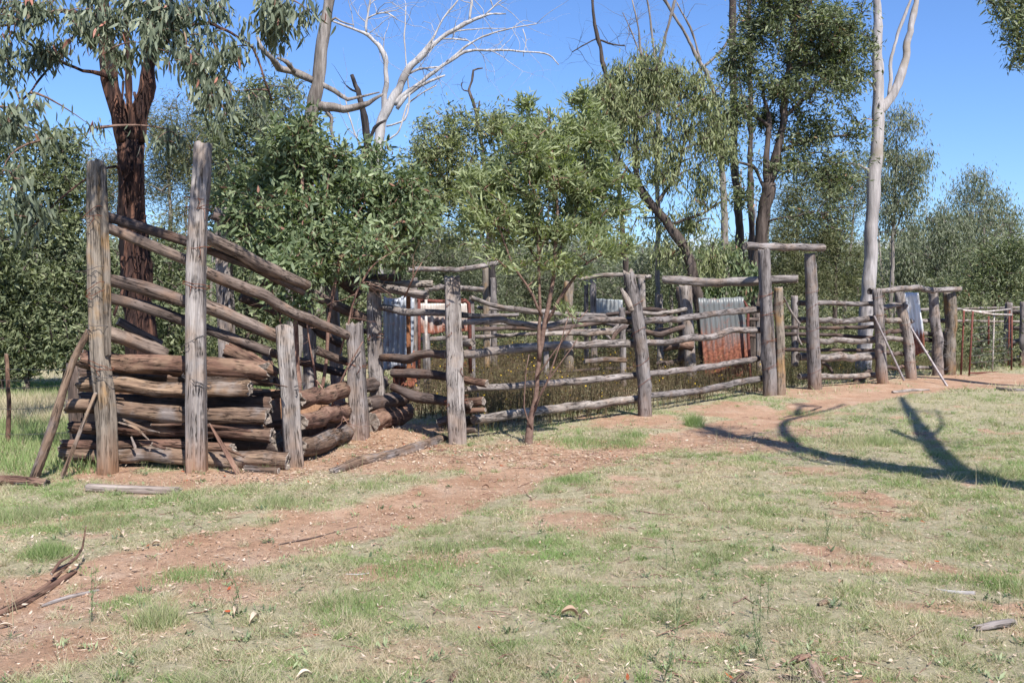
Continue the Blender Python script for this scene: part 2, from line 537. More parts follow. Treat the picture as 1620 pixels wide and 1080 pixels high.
def timber(root, name, pts, rad, mats, sides=20, rough=0.10, fiss=0.07, wob=0.3, square=0.0, asp=1.0, rot=0.0,
           hollow=(0, 0), ragged=(0.4, 0.4), step=0.07, seed=None, link_it=True):
    """pts: world points along the axis; rad: radius at each; local z runs along the piece"""
    if seed is None:
        _seed[0] += 1
        seed = _seed[0]
    pts = np.array(pts, float)
    rad = np.array(rad, float)
    p0, p1 = pts[0], pts[-1]
    ax = Vector(p1 - p0)
    Lg = ax.length
    qd = ax.to_track_quat('Z', 'Y')
    Rm = np.array(qd.to_matrix())
    loc = (pts - p0) @ Rm          # local coordinates
    ts = loc[:, 2].copy()
    nseg = max(4, int(Lg / step))
    z = np.linspace(0, Lg, nseg + 1)
    cen = crom(z, ts, loc)
    rr = np.interp(z, ts, rad)
    mr = rad.mean()
    env = np.sin(np.pi * z / Lg) ** 0.5
    lin = np.stack([np.interp(z, ts, loc[:, k_]) for k_ in range(3)], -1)
    cen = cen * .45 + lin * .55
    krng = RS(seed + 5)
    nk = max(3, int(Lg / .28) + 2)
    kz = np.sort(np.concatenate([[0, Lg], krng.uniform(0, Lg, nk)]))
    for k_ in (0, 1):
        kink = np.interp(z, kz, krng.normal(size=len(kz)))
        kink[1:-1] = (kink[:-2] + 2 * kink[1:-1] + kink[2:]) / 4
        cen[:, k_] += wob * mr * .42 * min(1.0, Lg / 1.8) * kink * env
    th = np.linspace(0, 2 * np.pi, sides, endpoint=False)
    C, Sn = np.cos(th), np.sin(th)
    if square > 0:
        pw = 2 + 10 * square
        k = 1.0 / (np.abs(C) ** pw + np.abs(Sn) ** pw) ** (1 / pw)
    else:
        k = np.ones(sides)
    Zg = z[:, None]
    n = (fbm(C[None] * 1.1, Sn[None] * 1.1, Zg * 2.2, seed, 3) - .5) * 2 * rough
    rid = np.abs(vn(C[None] * 4.2 + 50, Sn[None] * 4.2, Zg * 2.0, seed + 3) - .5) * 2
    rid2 = np.abs(vn(C[None] * 8.5 + 50, Sn[None] * 8.5, Zg * 4.0, seed + 5) - .5) * 2
    n = n - fiss * (1 - rid) ** 3 - fiss * 0.6 * (1 - rid2) ** 4
    kn = (vn(C[None] * 1.8 + 7, Sn[None] * 1.8, Zg * 4.3, seed + 11) - 0.79).clip(0) * 1.4      # knots
    R = rr[:, None] * k[None] * (1 + n + kn * (1.0 if square == 0 else 0.3))
    srng = RS(seed + 77)
    for _ in range(3 if fiss > .03 and sides > 14 else 0):      # deep drying splits
        a0_ = srng.uniform(0, 2 * np.pi)
        z0_, z1_ = sorted(srng.uniform(-.2, 1.2, 2) * Lg)
        da = np.abs((th[None] - a0_ - .12 * np.sin(Zg * 3 + seed) + np.pi) % (2 * np.pi) - np.pi)
        win = sst(z0_, z0_ + .15, Zg) * (1 - sst(z1_ - .15, z1_, Zg))
        R = R * (1 - srng.uniform(.12, .3) * np.exp(-(da / .11) ** 2) * win)
    X, Y = C[None] * R, Sn[None] * R * asp
    cr_, sr_ = math.cos(rot), math.sin(rot)
    X, Y = X * cr_ - Y * sr_, X * sr_ + Y * cr_
    Zz = np.repeat(Zg, sides, 1)
    e0 = (vn(C * 2.5, Sn * 2.5, 0, seed + 21) - .5) * mr * ragged[0]
    e1 = (vn(C * 2.5, Sn * 2.5, 5, seed + 22) - .5) * mr * ragged[1]
    Zz[0] += e0
    Zz[-1] += e1
    V = np.stack([X + cen[:, :1], Y + cen[:, 1:2], Zz], -1)
    g = Geo()
    g.add(V, np.zeros((0, 4)), 4)
    ii = np.arange((nseg + 1) * sides).reshape(nseg + 1, sides)
    nx_ = np.roll(ii, -1, 1)
    g.faces(np.stack([ii[:-1], nx_[:-1], nx_[1:], ii[1:]], -1), 4, 0)
    for e, hol in ((0, hollow[0]), (-1, hollow[1])):
        ring = V[e]
        c0 = ring.mean(0)
        sg = -1 if e == 0 else 1
        prev = ii[e]
        if hol:
            stepsr = [(0.96, .006), (hol, .004), (hol * .95, -0.18), (hol * 0.7, -0.30)]
        else:
            stepsr = [(0.93, .006), (0.5, 0.0)]
        for k_, dz in stepsr:
            jit = 1 + (0.12 * (vn(C * 3, Sn * 3, k_ * 9, seed + 31) - .5))[:, None]
            nr = c0 + (ring - c0) * k_ * jit
            nr[:, 2] += sg * dz
            b0 = g.n
            g.add(nr, np.zeros((0, 4)), 4)
            cur = np.arange(sides) + b0
            pn, cnx = np.roll(prev, -1), np.roll(cur, -1)
            f_ = np.stack([prev, pn, cnx, cur], -1) if e == -1 else np.stack([prev, cur, cnx, pn], -1)
            g.faces(f_, 4, 0, 1)
            prev = cur
        b0 = g.n
        cc = g.V[-1].mean(0)
        g.add([cc], np.zeros((0, 3)), 3)
        pn = np.roll(prev, -1)
        f_ = np.stack([prev, pn, np.full(sides, b0)], -1) if e == -1 else np.stack([pn, prev, np.full(sides, b0)], -1)
        g.faces(f_, 3, 0, 1)
    M_ = np.concatenate(g.M)
    me = g.mesh(name, mats, smooth=(M_ == 0) if square == 0 else (M_ == 0))
    mw = Matrix.Translation(Vector(p0)) @ qd.to_matrix().to_4x4()
    return link(name, me, root, mat=mw)


def rail(root, pp, mats=None, name='rail', **kw):
    """pp: (px, py, Y, thickness px) control points"""
    mats = mats or (M_RAIL, M_END)
    pts = [P(a, b_, Y) for a, b_, Y, w in pp]
    rad = [0.5 * w * Y / FPX for a, b_, Y, w in pp]
    return timber(root, name, pts, rad, mats, **kw)


def post(root, top, base, Y, w0, w1, mats=None, name='post', bury=0.25, dY=0.0, **kw):
    """top / base pixels, w0 / w1 thickness px at top and base, dY lean away from the camera"""
    mats = mats or (M_POST, M_END)
    pt = P(top[0], top[1], Y + dY)
    pb = P(base[0], base[1], Y)
    d = pb - pt
    pb2 = pb + d / np.linalg.norm(d) * bury
    kw.setdefault('ragged', (0.0, 0.5))
    kw.setdefault('wob', 0.15)
    kw.setdefault('rough', 0.06)
    return timber(root, name, [pb2, pt], [0.5 * w1 * Y / FPX, 0.5 * w0 * Y / FPX], mats, **kw)


def tubes(Pn, Rn, sides, amp=0.0, seed=0, g=None, att=0.0, sq=4.0):
    """Pn (K,m,3) paths, Rn (K,m) radii; adds K tubes to g"""
    g = g or Geo()
    Pn = np.asarray(Pn, float)
    Rn = np.asarray(Rn, float)
    K, m_, _ = Pn.shape
    T = np.gradient(Pn, axis=1)
    T /= np.linalg.norm(T, axis=-1, keepdims=True) + 1e-9
    D = Pn[:, -1] - Pn[:, 0]
    D /= np.linalg.norm(D, axis=-1, keepdims=True) + 1e-9
    ref = np.where(np.abs(D[:, 2:3]) > 0.8, [[1.0, 0, 0]], [[0, 0, 1.0]])[:, None]
    U = np.cross(np.broadcast_to(ref, T.shape), T)
    U /= np.linalg.norm(U, axis=-1, keepdims=True) + 1e-9
    Wv = np.cross(T, U)
    th = np.linspace(0, 2 * np.pi, sides, endpoint=False)
    C, Sn = np.cos(th), np.sin(th)
    R = np.repeat(Rn[:, :, None], sides, 2)
    if amp:
        sl = np.cumsum(np.concatenate([np.zeros((K, 1)), np.linalg.norm(np.diff(Pn, axis=1), axis=-1)], 1), 1)[:, :, None]
        nn = (fbm(C[None, None] * 1.3, Sn[None, None] * 1.3, sl * 1.6, seed, 3) - .5) * 2
        rd = np.abs(vn(C[None, None] * sq + 30, Sn[None, None] * sq, sl * 1.1, seed + 4) - .5) * 2
        R = R * (1 + amp * nn - amp * 0.9 * (1 - rd) ** 2)
    V = Pn[:, :, None] + R[..., None] * (C[None, None, :, None] * U[:, :, None] + Sn[None, None, :, None] * Wv[:, :, None])
    b0 = g.n
    g.add(V, np.zeros((0, 4)), 4, att)
    ii = np.arange(K * m_ * sides).reshape(K, m_, sides)
    nx_ = np.roll(ii, -1, 2)
    g.faces(np.stack([ii[:, :-1], nx_[:, :-1], nx_[:, 1:], ii[:, 1:]], -1), 4, b0)
    if sides > 3:
        for k in range(K):
            g.faces([ii[k, -1]], sides, b0)
            g.faces([ii[k, 0][::-1]], sides, b0)
    return g


def path(pp, n=None):
    """(px,py,Y,w) list -> smooth path points and radii"""
    pts = np.array([P(a, b_, Y) for a, b_, Y, w in pp])
    rad = np.array([0.5 * w * Y / FPX for a, b_, Y, w in pp])
    s = np.concatenate([[0], np.cumsum(np.linalg.norm(np.diff(pts, axis=0), axis=1))])
    n = n or max(6, int(s[-1] / 0.12))
    t = np.linspace(0, s[-1], n)
    sm = crom(t, s, pts)
    li = np.stack([np.interp(t, s, pts[:, k]) for k in range(3)], -1)
    sd_ = int(abs(pts[0, 0]) * 977 + abs(pts[-1, 2]) * 331) % 9999
    rr_ = np.interp(t, s, rad)
    jit = np.stack([vn(t * 2.7, k * 7.1, 0, sd_) - .5 + .5 * (vn(t * 7.0, k * 3.1, 4, sd_) - .5) for k in range(3)], -1)
    sw = 1 + .22 * (vn(t * 4.0, 5, 5, sd_) - .5) * 2
    return sm * .5 + li * .5 + jit * np.minimum(rr_[:, None] * .8 + .012, .05), rr_ * (1 + (sw - 1) * np.clip(.06 / (rr_ + 1e-6), .12, 1))


def wire(root, c, rx, ry, z, tilt=0.05, turns=1, mat=None, r=0.0032, seed=0, tail=True, name='wire_tie'):
    """wire wrapped about a post centred on c (x, y) at height z"""
    rng = random.Random(seed * 7 + int(z * 100))
    g = Geo()
    for k in range(turns):
        n = 26
        th = np.linspace(0, 2 * np.pi * 1.02, n)
        tl = tilt + rng.uniform(-.04, .04)
        sq = 1.0 / (np.abs(np.cos(th)) ** 4 + np.abs(np.sin(th)) ** 4) ** 0.25 * .97
        x = c[0] + rx * sq * np.cos(th)
        y = c[1] + ry * sq * np.sin(th)
        zz = z + tl * np.cos(th + rng.uniform(-.6, .6)) + 0.004 * np.sin(5 * th) + k * rng.uniform(.008, .02)
        tubes([np.stack([x, y, zz], -1)], [np.full(n, r)], 5, g=g)
    if tail:
        sx = rng.choice((-1, 1)) * rng.uniform(.2, .7) * rx
        pts = np.array([[c[0] + sx, c[1] - ry - .005, z], [c[0] + sx + .02, c[1] - ry - .03, z - .02],
                        [c[0] + sx + rng.uniform(-.03, .03), c[1] - ry - .025, z - rng.uniform(.03, .06)],
                        [c[0] + sx + rng.uniform(-.04, .04), c[1] - ry - .01, z - rng.uniform(.06, .11)]])
        t = np.linspace(0, 3, 9)
        tubes([crom(t, np.arange(4), pts)], [np.full(9, r)], 5, g=g)
    org = Vector((c[0], c[1], z))
    me = g.mesh(name, [mat or M_WIRE], smooth=True, origin=org)
    return link(name, me, root, loc=org)


# ---- loading ramp -------------------------------------------------------------------------------
a0 = G(310, 752)
ramp = thing('loading_ramp', 'old timber cattle loading ramp with stacked log wall, tall grey posts and sloping rails', 'loading ramp', (a0[0], a0[1], 0))
PS = dict(square=0.75, sides=32, fiss=0.035, rough=0.035)
YA, YB, YC, YD, YF = 9.07, 9.05, 9.5, 11.1, 11.9
timber(ramp, 'tall_post', [P(312, 790, YA), P(310, 640, YA), P(310, 420, YA), P(322, 228, YA)], [.112, .105, .098, .09], (M_POST, M_END), rot=0.12, asp=.85, ragged=(0, .5), wob=.1, **PS)
timber(ramp, 'tall_post', [P(172, 780, YB), P(166, 640, YB), P(158, 560, YB), P(150, 420, YB), P(148, 330, YB), P(151, 255, YB)], [.085, .084, .078, .066, .06, .063],
       (M_POSTB, M_END), rot=-.25, asp=.9, ragged=(0, .6), wob=.2, square=.55, sides=32, fiss=.07, rough=.05)
timber(ramp, 'split_strip', [P(170, 560, YB - .02), P(168, 420, YB), P(162, 262, YB)], [.03, .034, .03], (M_POSTB, M_END), square=.4, fiss=.1, ragged=(1, 1))
post(ramp, (450, 517), (466, 742), YC, 40, 44, rot=.25, asp=.7, name='short_post', **{**PS, 'fiss': .08, 'rough': .06})
post(ramp, (561, 512), (570, 698), YD, 29, 36, rot=-.1, asp=.8, name='short_post', **{**PS, 'fiss': .07})
post(ramp, (592, 462), (598, 692), YF, 25, 28, rot=.1, asp=.9, name='post', **PS)
post(ramp, (487, 344), (490, 640), 12.1, 19, 24, name='tall_post', fiss=.12, rough=.12, wob=.5)
post(ramp, (352, 330), (364, 660), 11.6, 22, 26, name='tall_post', mats=(M_POST, M_END), **PS)
post(ramp, (524, 452), (536, 640), 12.7, 19, 20, name='post', **PS)
post(ramp, (117, 576), (124, 700), 10.0, 24, 26, name='short_post', mats=(M_DARK, M_ENDD), fiss=.1)
# far-side rail ends
# sloping rails between the tall posts
rl = [([(166, 342, 9.32, 17), (230, 361, 9.4, 17), (312, 386, 9.5, 17)], M_DARK, .35),
      ([(161, 357, 9.28, 18), (230, 384, 9.35, 18), (312, 418, 9.42, 17)], M_RAILB, 0),
      ([(169, 442, 9.28, 21), (230, 457, 9.35, 22), (296, 478, 9.42, 20)], M_RAILB, 0),
      ([(162, 469, 9.30, 18), (230, 487, 9.40, 19), (312, 516, 9.55, 17), (425, 556, 9.85, 16)], M_RAILB, 0),
      ([(167, 525, 9.26, 25), (215, 541, 9.4, 23), (276, 566, 9.5, 19)], M_RAILB, 0),
      ([(187, 508, 9.6, 14), (254, 545, 9.8, 14)], M_RAILB, 0),
      ([(322, 372, 9.45, 22), (372, 398, 9.7, 22), (420, 425, 10.0, 21), (486, 452, 10.5, 17)], M_RAILB, 0),
      ([(325, 394, 9.6, 13), (400, 425, 9.9, 12), (480, 462, 10.5, 12)], M_DARK, 0),
      ([(322, 428, 9.4, 20), (380, 452, 9.7, 20), (463, 493, 10.2, 18), (548, 530, 11.0, 15)], M_RAILB, 0),
      ([(322, 482, 9.4, 23), (370, 503, 9.6, 23), (440, 531, 9.95, 20)], M_RAILB, 0),
      ([(336, 341, 11.3, 14), (400, 362, 11.4, 14), (470, 402, 11.8, 13)], M_DARK, 0),
      ([(526, 436, 12.0, 14), (568, 466, 12.1, 15)], M_DARK, 0),
      ([(496, 466, 11.4, 17), (540, 487, 11.5, 18), (578, 504, 11.6, 17)], M_DARK, 0),
      ([(500, 554, 11.2, 14), (550, 573, 11.4, 13)], M_DARK, 0),
      ([(380, 470, 11.6, 14), (470, 505, 12.0, 14), (540, 545, 12.3, 13)], M_DARK, 0),
      ([(370, 540, 11.6, 14), (470, 570, 12.0, 14), (545, 590, 12.3, 13)], M_DARK, 0),
      ([(412, 447, 12.3, 12), (478, 443, 12.3, 12), (560, 441, 12.4, 13), (634, 439, 12.6, 14)], M_DARK, 0)]
for pp, mt, ho in rl:
    rail(ramp, pp, (mt, M_END if mt is M_RAILB else M_ENDD), hollow=(ho, ho), fiss=.09, rough=.13, wob=.5)
# stacked logs of the ramp wall
lg = [([(130, 567, 9.42, 30), (180, 573, 9.38, 34), (290, 578, 9.36, 37), (418, 587, 9.38, 32)], M_LOGR, (0, .3), dict(fiss=.16, rough=.16, ragged=(1, 1.6))),
      ([(126, 607, 9.34, 27), (200, 608, 9.31, 27), (250, 618, 9.30, 27), (395, 615, 9.34, 25)], M_LOG, (0, 0), dict(fiss=.1)),
      ([(106, 642, 9.36, 24), (180, 646, 9.32, 26), (250, 654, 9.31, 30), (424, 659, 9.34, 28)], M_LOG, (0, .55), dict(fiss=.08)),
      ([(112, 676, 9.42, 20), (220, 680, 9.40, 22), (330, 680, 9.40, 22), (430, 689, 9.36, 26)], M_LOGR, (0, .55), dict(fiss=.2, rough=.2)),
      ([(97, 702, 9.38, 17), (200, 702, 9.34, 15), (300, 704, 9.34, 15), (370, 708, 9.3, 16)], M_LOGR, (0, 0), dict(fiss=.25, rough=.25, ragged=(2, 2))),
      ([(98, 716, 9.42, 22), (190, 719, 9.32, 24), (300, 724, 9.28, 28), (455, 729, 9.27, 32)], M_LOG, (0, .55), dict(fiss=.1, rough=.1)),
      ([(130, 590, 9.75, 24), (300, 596, 9.75, 26), (430, 600, 9.75, 24)], M_DARK, (0, 0), {}),
      ([(130, 632, 9.7, 28), (300, 636, 9.7, 28), (430, 640, 9.7, 28)], M_DARK, (0, 0), {}),
      ([(120, 690, 9.7, 42), (300, 695, 9.7, 42), (440, 700, 9.7, 42)], M_DARK, (0, 0), {}),
      ([(358, 553, 9.6, 26), (390, 566, 9.62, 24), (440, 590, 9.6, 15)], M_LOGR, (0, 0), dict(fiss=.15, rough=.15)),
      ([(420, 560, 10.2, 14), (440, 610, 9.75, 10)], M_LOGR, (0, 0), {}),
      ([(400, 628, 9.9, 14), (450, 622, 9.8, 14)], M_LOGR, (0, 0), {}),
      ([(415, 672, 9.8, 16), (475, 668, 9.9, 16)], M_LOGR, (0, 0), {}),
      # side logs running back between the short posts
      ([(470, 634, 9.75, 30), (500, 628, 10.2, 28), (552, 615, 11.25, 27)], M_LOGR, (0, 0), {}),
      ([(474, 668, 9.7, 28), (510, 660, 10.2, 28), (552, 648, 11.2, 26)], M_LOGR, (0, 0), {}),
      ([(470, 708, 9.65, 32), (510, 697, 10.2, 34), (552, 678, 11.2, 30)], M_LOG, (0, 0), {}),
      ([(560, 612, 11.4, 26), (606, 604, 12.1, 24)], M_DARK, (0, 0), {}),
      ([(585, 668, 11.5, 36), (610, 660, 11.9, 38), (641, 652, 12.3, 34)], M_LOGR, (0, .3), dict(fiss=.2)),
      ([(580, 640, 11.6, 26), (640, 630, 12.2, 24)], M_DARK, (0, 0), {})]
for pp, mt, ho, kw in lg:
    kk = dict(sides=30, step=.045, rough=.13, fiss=.14, wob=.4, ragged=(.8, .8))
    kk.update({a_: (max(b_, kk[a_]) if a_ in ('rough', 'fiss') else b_) for a_, b_ in kw.items()})
    rail(ramp, pp, (mt, M_END), name='log', hollow=ho, **kk)
# loose splinters and slabs of bark wedged in the wall
for i, (pp, mt) in enumerate([
        ([(188, 668, 9.23, 9), (215, 676, 9.19, 12), (233, 693, 9.17, 6)], M_LOG), ([(196, 664, 9.24, 6), (235, 680, 9.21, 8), (250, 683, 9.21, 3)], M_LOG),
        ([(208, 692, 9.21, 3), (216, 712, 9.18, 7), (213, 706, 9.17, 3)], M_RAIL), ([(240, 702, 9.21, 6), (262, 710, 9.17, 5)], M_LOGR),
        ([(240, 672, 9.27, 5), (320, 672, 9.25, 7), (398, 682, 9.21, 4)], M_LOGR), ([(350, 706, 9.16, 8), (385, 722, 9.13, 3)], M_LOGR),
        ([(186, 630, 9.24, 6), (200, 632, 9.21, 5)], M_LOG), ([(395, 600, 9.6, 7), (455, 612, 9.21, 5)], M_LOGR)]):
    rail(ramp, pp, (mt, M_END), name='bark_slab', sides=8, asp=.35, fiss=.2, rough=.3, ragged=(2, 3), step=.04, rot=.4 * i)
# fence rails between ramp and first yard post
for pp, mt in [([(586, 452, 11.75, 15), (630, 461, 11.6, 15), (676, 466, 11.5, 15)], M_RAIL), ([(560, 446, 12.3, 11), (620, 452, 12.3, 12), (684, 449, 12.4, 12)], M_RAIL),
               ([(604, 486, 11.8, 11), (640, 494, 11.6, 14), (665, 494, 11.5, 13), (697, 496, 11.35, 11), (760, 500, 11.6, 9)], M_RAIL),
               ([(604, 566, 11.8, 12), (650, 568, 11.6, 16), (680, 559, 11.4, 14), (706, 560, 11.25, 15)], M_DARK),
               ([(620, 590, 11.6, 12), (660, 592, 11.5, 17), (712, 596, 11.3, 15)], M_DARK),
               ([(620, 612, 11.6, 12), (655, 628, 11.5, 19), (700, 634, 11.3, 16), (745, 640, 11.2, 14)], M_DARK),
               ([(735, 600, 11.35, 13), (770, 606, 11.2, 13)], M_LOGR), ([(738, 636, 11.35, 15), (765, 634, 11.25, 14)], M_LOGR),
               ([(735, 650, 11.3, 9), (768, 648, 11.2, 8)], M_LOGR), ([(690, 512, 11.4, 8), (697, 510, 11.35, 9)], M_DARK),
               ([(735, 542, 11.4, 13), (748, 542, 11.3, 13)], M_RAIL), ([(692, 668, 11.3, 14), (712, 662, 11.3, 14)], M_RAIL),
               ([(735, 666, 11.5, 17), (765, 662, 11.6, 14)], M_DARK), ([(735, 680, 11.4, 12), (752, 678, 11.4, 12)], M_DARK)]:
    rail(ramp, pp, (mt, M_END), fiss=.14, rough=.2, wob=.9)
# wire ties on the ramp posts
def wt(root, px, py, Y, wpx, tilt=.03, turns=2, mat=None, asp=.88, seed=1, tail=True):
    c = P(px, py, Y)
    r = .5 * wpx * Y / FPX + .004
    wire(root, c, r, r * asp, c[2], tilt, turns, mat, seed=seed, tail=tail)
for i, (px, py, w, tl) in enumerate([(314, 333, 38, .02), (313, 392, 38, .03), (311, 452, 40, .0), (310, 543, 41, .05), (311, 604, 41, -.05), (313, 315, 38, -.04)]):
    wt(ramp, px, py, YA, w, tl, 1 if i % 2 else 2, M_WIREG if i in (3, 4) else M_WIRE, .85, i)
for i, (px, py, w, tl) in enumerate([(149, 344, 29, .05), (152, 428, 29, .06), (154, 462, 30, .05), (157, 515, 33, .01), (161, 580, 33, -.05), (166, 595, 36, -.01)]):
    wt(ramp, px, py, YB, w, tl, 1 if i % 2 else 2, M_WIREG if i % 2 else M_WIRE, .95, i + 9)
wt(ramp, 459, 613, YC, 45, .01, 2, M_WIREG, .75, 33)
wt(ramp, 565, 578, YD, 33, .0, 2, M_WIRE, .85, 34)
wt(ramp, 594, 530, YF, 27, .0, 2, M_WIRE, .95, 35)

# earth fill of the ramp behind its log wall (a solid sloping bank)
bank = Geo()
bp = [P(135, 600, 10.3), P(470, 620, 10.2), P(560, 690, 12.6), P(640, 700, 13.5), P(330, 640, 13.5), P(150, 600, 11.6)]
bx = np.array(bp)
n_ = len(bx)
top_ = bx.copy(); top_[:, 2] = [.72, .68, .12, .05, .45, .7]
bot_ = bx.copy(); bot_[:, 2] = -.2
bank.add(np.concatenate([bot_, top_]), np.zeros((0, 4)), 4)
bank.faces([[i, (i + 1) % n_, n_ + (i + 1) % n_, n_ + i] for i in range(n_)], 4, 0)
bank.faces([list(range(n_, 2 * n_))], n_, 0)
mb = plain_mat('ramp_earth', (0.16, 0.085, 0.05), (0.27, 0.16, 0.10), 9, 0.95, 0, 0.05)
o = link('earth_fill', bank.mesh('earth_fill', [mb], origin=ramp.location), ramp, loc=ramp.location)

# ---- props and leaning poles ---------------------------------------------------------------------
o = timber(None, 'leaning_pole', [P(54, 757, 8.75), P(86, 670, 8.85), P(104, 604, 8.95), (P(120, 560, 9.0)), P(141, 522, 9.02)], [.045, .045, .036, .034, .034], (M_LOG, M_END), fiss=.15, rough=.12)
tag(o, 'long crooked grey-brown pole leaning against the leftmost ramp post', 'prop')
o = timber(None, 'leaning_plank', [P(99, 752, 8.85), P(151, 622, 8.96)], [.036, .028], (M_LOG, M_END), square=.6, fiss=.1, asp=.6)
tag(o, 'short brown plank leaning against the foot of the leftmost ramp post', 'prop')
o = timber(None, 'leaning_bark_slab', [P(382, 757, 8.85), P(352, 705, 9.0), P(333, 672, 9.05)], [.036, .034, .012], (M_LOGR, M_END), asp=.4, fiss=.2, rough=.25, ragged=(2, 2), sides=12)
tag(o, 'narrow dark strip of bark leaning on the log wall beside the tall middle post', 'bark strip')

# ---- front yard fence ---------------------------------------------------------------------------
YE, YG, YH, YJ = 11.05, 13.6, 16.8, 17.9
eb = G(724, 702)
ff = thing('yard_fence', 'weathered grey post and rail fence along the yard front with a broad square end post', 'fence', (eb[0], eb[1], 0))
post(ff, (715, 438), (723, 702), YE, 31, 38, name='post', rot=.08, asp=.8, **PS)
timber(ff, 'post', [P(1022, 690, YG), P(1018, 600, YG), P(1008, 500, YG), P(995, 431, YG)], [.108, .1, .092, .082], (M_POST, M_END), rough=.07, fiss=.09, sides=30, ragged=(0, 1.3), wob=.1)
timber(ff, 'branch_stub', [P(1000, 490, YG - .02), P(990, 470, YG - .04), P(983, 457, YG - .05)], [.06, .045, .02], (M_POST, M_END), fiss=.1, ragged=(0, 3))
fr = [([(728, 510, 11.35, 10), (790, 508, 11.9, 11), (850, 515, 12.4, 9), (921, 506, 13.0, 10), (1000, 507, 13.8, 11)], 11), ([(1000, 508, 13.85, 11), (1060, 505, 14.9, 11), (1130, 496, 15.9, 11), (1199, 489, 17.0, 11)], 11),
      ([(730, 560, 11.28, 15), (850, 552, 12.2, 16), (930, 545, 13.0, 13), (1003, 544, 13.8, 13)], 13), ([(1005, 543, 13.9, 10), (1060, 541, 14.9, 10), (1095, 534, 15.4, 12), (1120, 533, 15.8, 11), (1160, 523, 16.4, 11), (1202, 522, 17.0, 10)], 13),
      ([(738, 615, 11.3, 9), (800, 612, 11.7, 11), (880, 606, 12.4, 12), (960, 598, 13.3, 11), (1008, 593, 13.8, 11)], 11), ([(1022, 592, 13.9, 10), (1100, 583, 15.3, 10), (1199, 567, 17.0, 10)], 10),
      ([(750, 663, 11.35, 16), (820, 654, 12.0, 15), (920, 641, 13.0, 14), (1008, 631, 13.8, 13)], 14), ([(1024, 626, 13.9, 11), (1110, 616, 15.4, 11), (1206, 598, 17.0, 10)], 11)]
for pp, _ in fr:
    rail(ff, pp, (M_RAIL, M_END), fiss=.08, rough=.16, wob=.6, sides=18)
for i, (py, w) in enumerate([(478, 33), (524, 34), (580, 35), (636, 37)]):
    wt(ff, 716 + (py - 438) * .03, py, YE, w, .01, 3, M_WIRE, .8, i + 40)
for i, (px, py, w) in enumerate([(1006, 482, 22), (1010, 525, 22), (1014, 570, 23), (1018, 607, 24)]):
    wt(ff, px, py, YG, w, .06, 1, M_WIRE, 1, i + 50, tail=False)
# end grain and wire staples cluster: broken slivers at foot
rail(ff, [(756, 622, 11.4, 3), (757, 690, 11.4, 3)], (M_WIREG, M_WIREG), name='wire_dropper', sides=6, wob=.1, rough=.02, fiss=0)

# ---- gateway ------------------------------------------------------------------------------------
hb = G(1218, 626)
gw = thing('gateway', 'tall timber gateway of two round grey posts carrying a short log lintel', 'gateway', (hb[0], hb[1], 0))
timber(gw, 'post', [P(1219, 650, YH), P(1214, 520, YH), P(1208, 395, YH)], [.13, .118, .105], (M_POST, M_END), rough=.05, fiss=.05, sides=28, wob=.1)
timber(gw, 'post', [P(1290, 636, YJ), P(1285, 500, YJ), P(1281, 395, YJ)], [.133, .118, .098], (M_POST, M_END), rough=.05, fiss=.05, sides=28, wob=.1)
timber(gw, 'brace_post', [P(1236, 640, YH + .15), P(1234, 540, YH + .15), P(1231, 455, YH + .15)], [.09, .085, .08], (M_POSTB, M_END), rough=.06, fiss=.1, sides=24)
rail(gw, [(1179, 389, YH - .05, 13), (1240, 391, 17.3, 13), (1303, 392, YJ + .05, 11)], (M_POST, M_END), name='lintel', fiss=.08)
for i, (px, py, w, tl) in enumerate([(1211, 466, 21, .02), (1213, 498, 22, .03), (1216, 540, 23, .03), (1218, 580, 24, .06)]):
    wt(gw, px, py, YH, w, tl, 2, M_WIRE, 1, i + 60)
for i, (px, py, w, tl) in enumerate([(1284, 461, 20, .07), (1285, 488, 20, .07), (1286, 518, 21, .07), (1287, 549, 21, .06), (1289, 584, 22, .07)]):
    wt(gw, px, py, YJ, w, tl, 1, M_WIRE, 1, i + 70, tail=False)
for i, (px, py) in enumerate([(1233, 481), (1234, 555)]):
    wt(gw, px, py, YH + .15, 17, .05, 2, M_WIRE, 1, i + 80)

# ---- inner race fence with heavy top beam -----------------------------------------------------------
ib = G(1095, 603)
inf = thing('inner_fence', 'inner yard fence with a thick level top beam passing behind the gateway posts', 'fence', (ib[0], ib[1], 0))
rail(inf, [(1049, 442, 18.2, 12), (1110, 447, 18.0, 15), (1180, 445, 17.6, 15), (1262, 441, 17.3, 13)], (M_POST, M_END), name='top_beam', fiss=.12, rough=.12)
post(inf, (1084, 452), (1094, 604), 18.5, 20, 18, fiss=.05)
post(inf, (1083, 455), (1086, 560), 18.9, 24, 24, mats=(M_DARK, M_ENDD))
post(inf, (1043, 466), (1045, 592), 20.5, 11, 12)
post(inf, (1257, 468), (1257, 560), 20.0, 11, 12)
post(inf, (1015, 440), (1018, 590), 19.8, 12, 13)
for pp in [[(960, 498, 20, 7), (1020, 490, 19.6, 8), (1060, 493, 19.2, 9)], [(1000, 512, 19, 8), (1050, 500, 18.9, 7), (1080, 487, 18.8, 5)],
           [(1010, 530, 19, 7), (1045, 523, 18.9, 9), (1080, 519, 18.8, 6)], [(1050, 552, 18.9, 9), (1075, 546, 18.8, 14), (1096, 552, 18.7, 12)],
           [(1040, 576, 18.8, 8), (1075, 572, 18.8, 10), (1088, 560, 18.7, 8)]]:
    rail(inf, pp, (M_DARK, M_END), wob=1, rough=.2)
rail(inf, [(1240, 470, 17.4, 3.5), (1250, 490, 17.5, 3.5), (1265, 512, 17.6, 4)], (M_RAIL, M_END), name='stick')
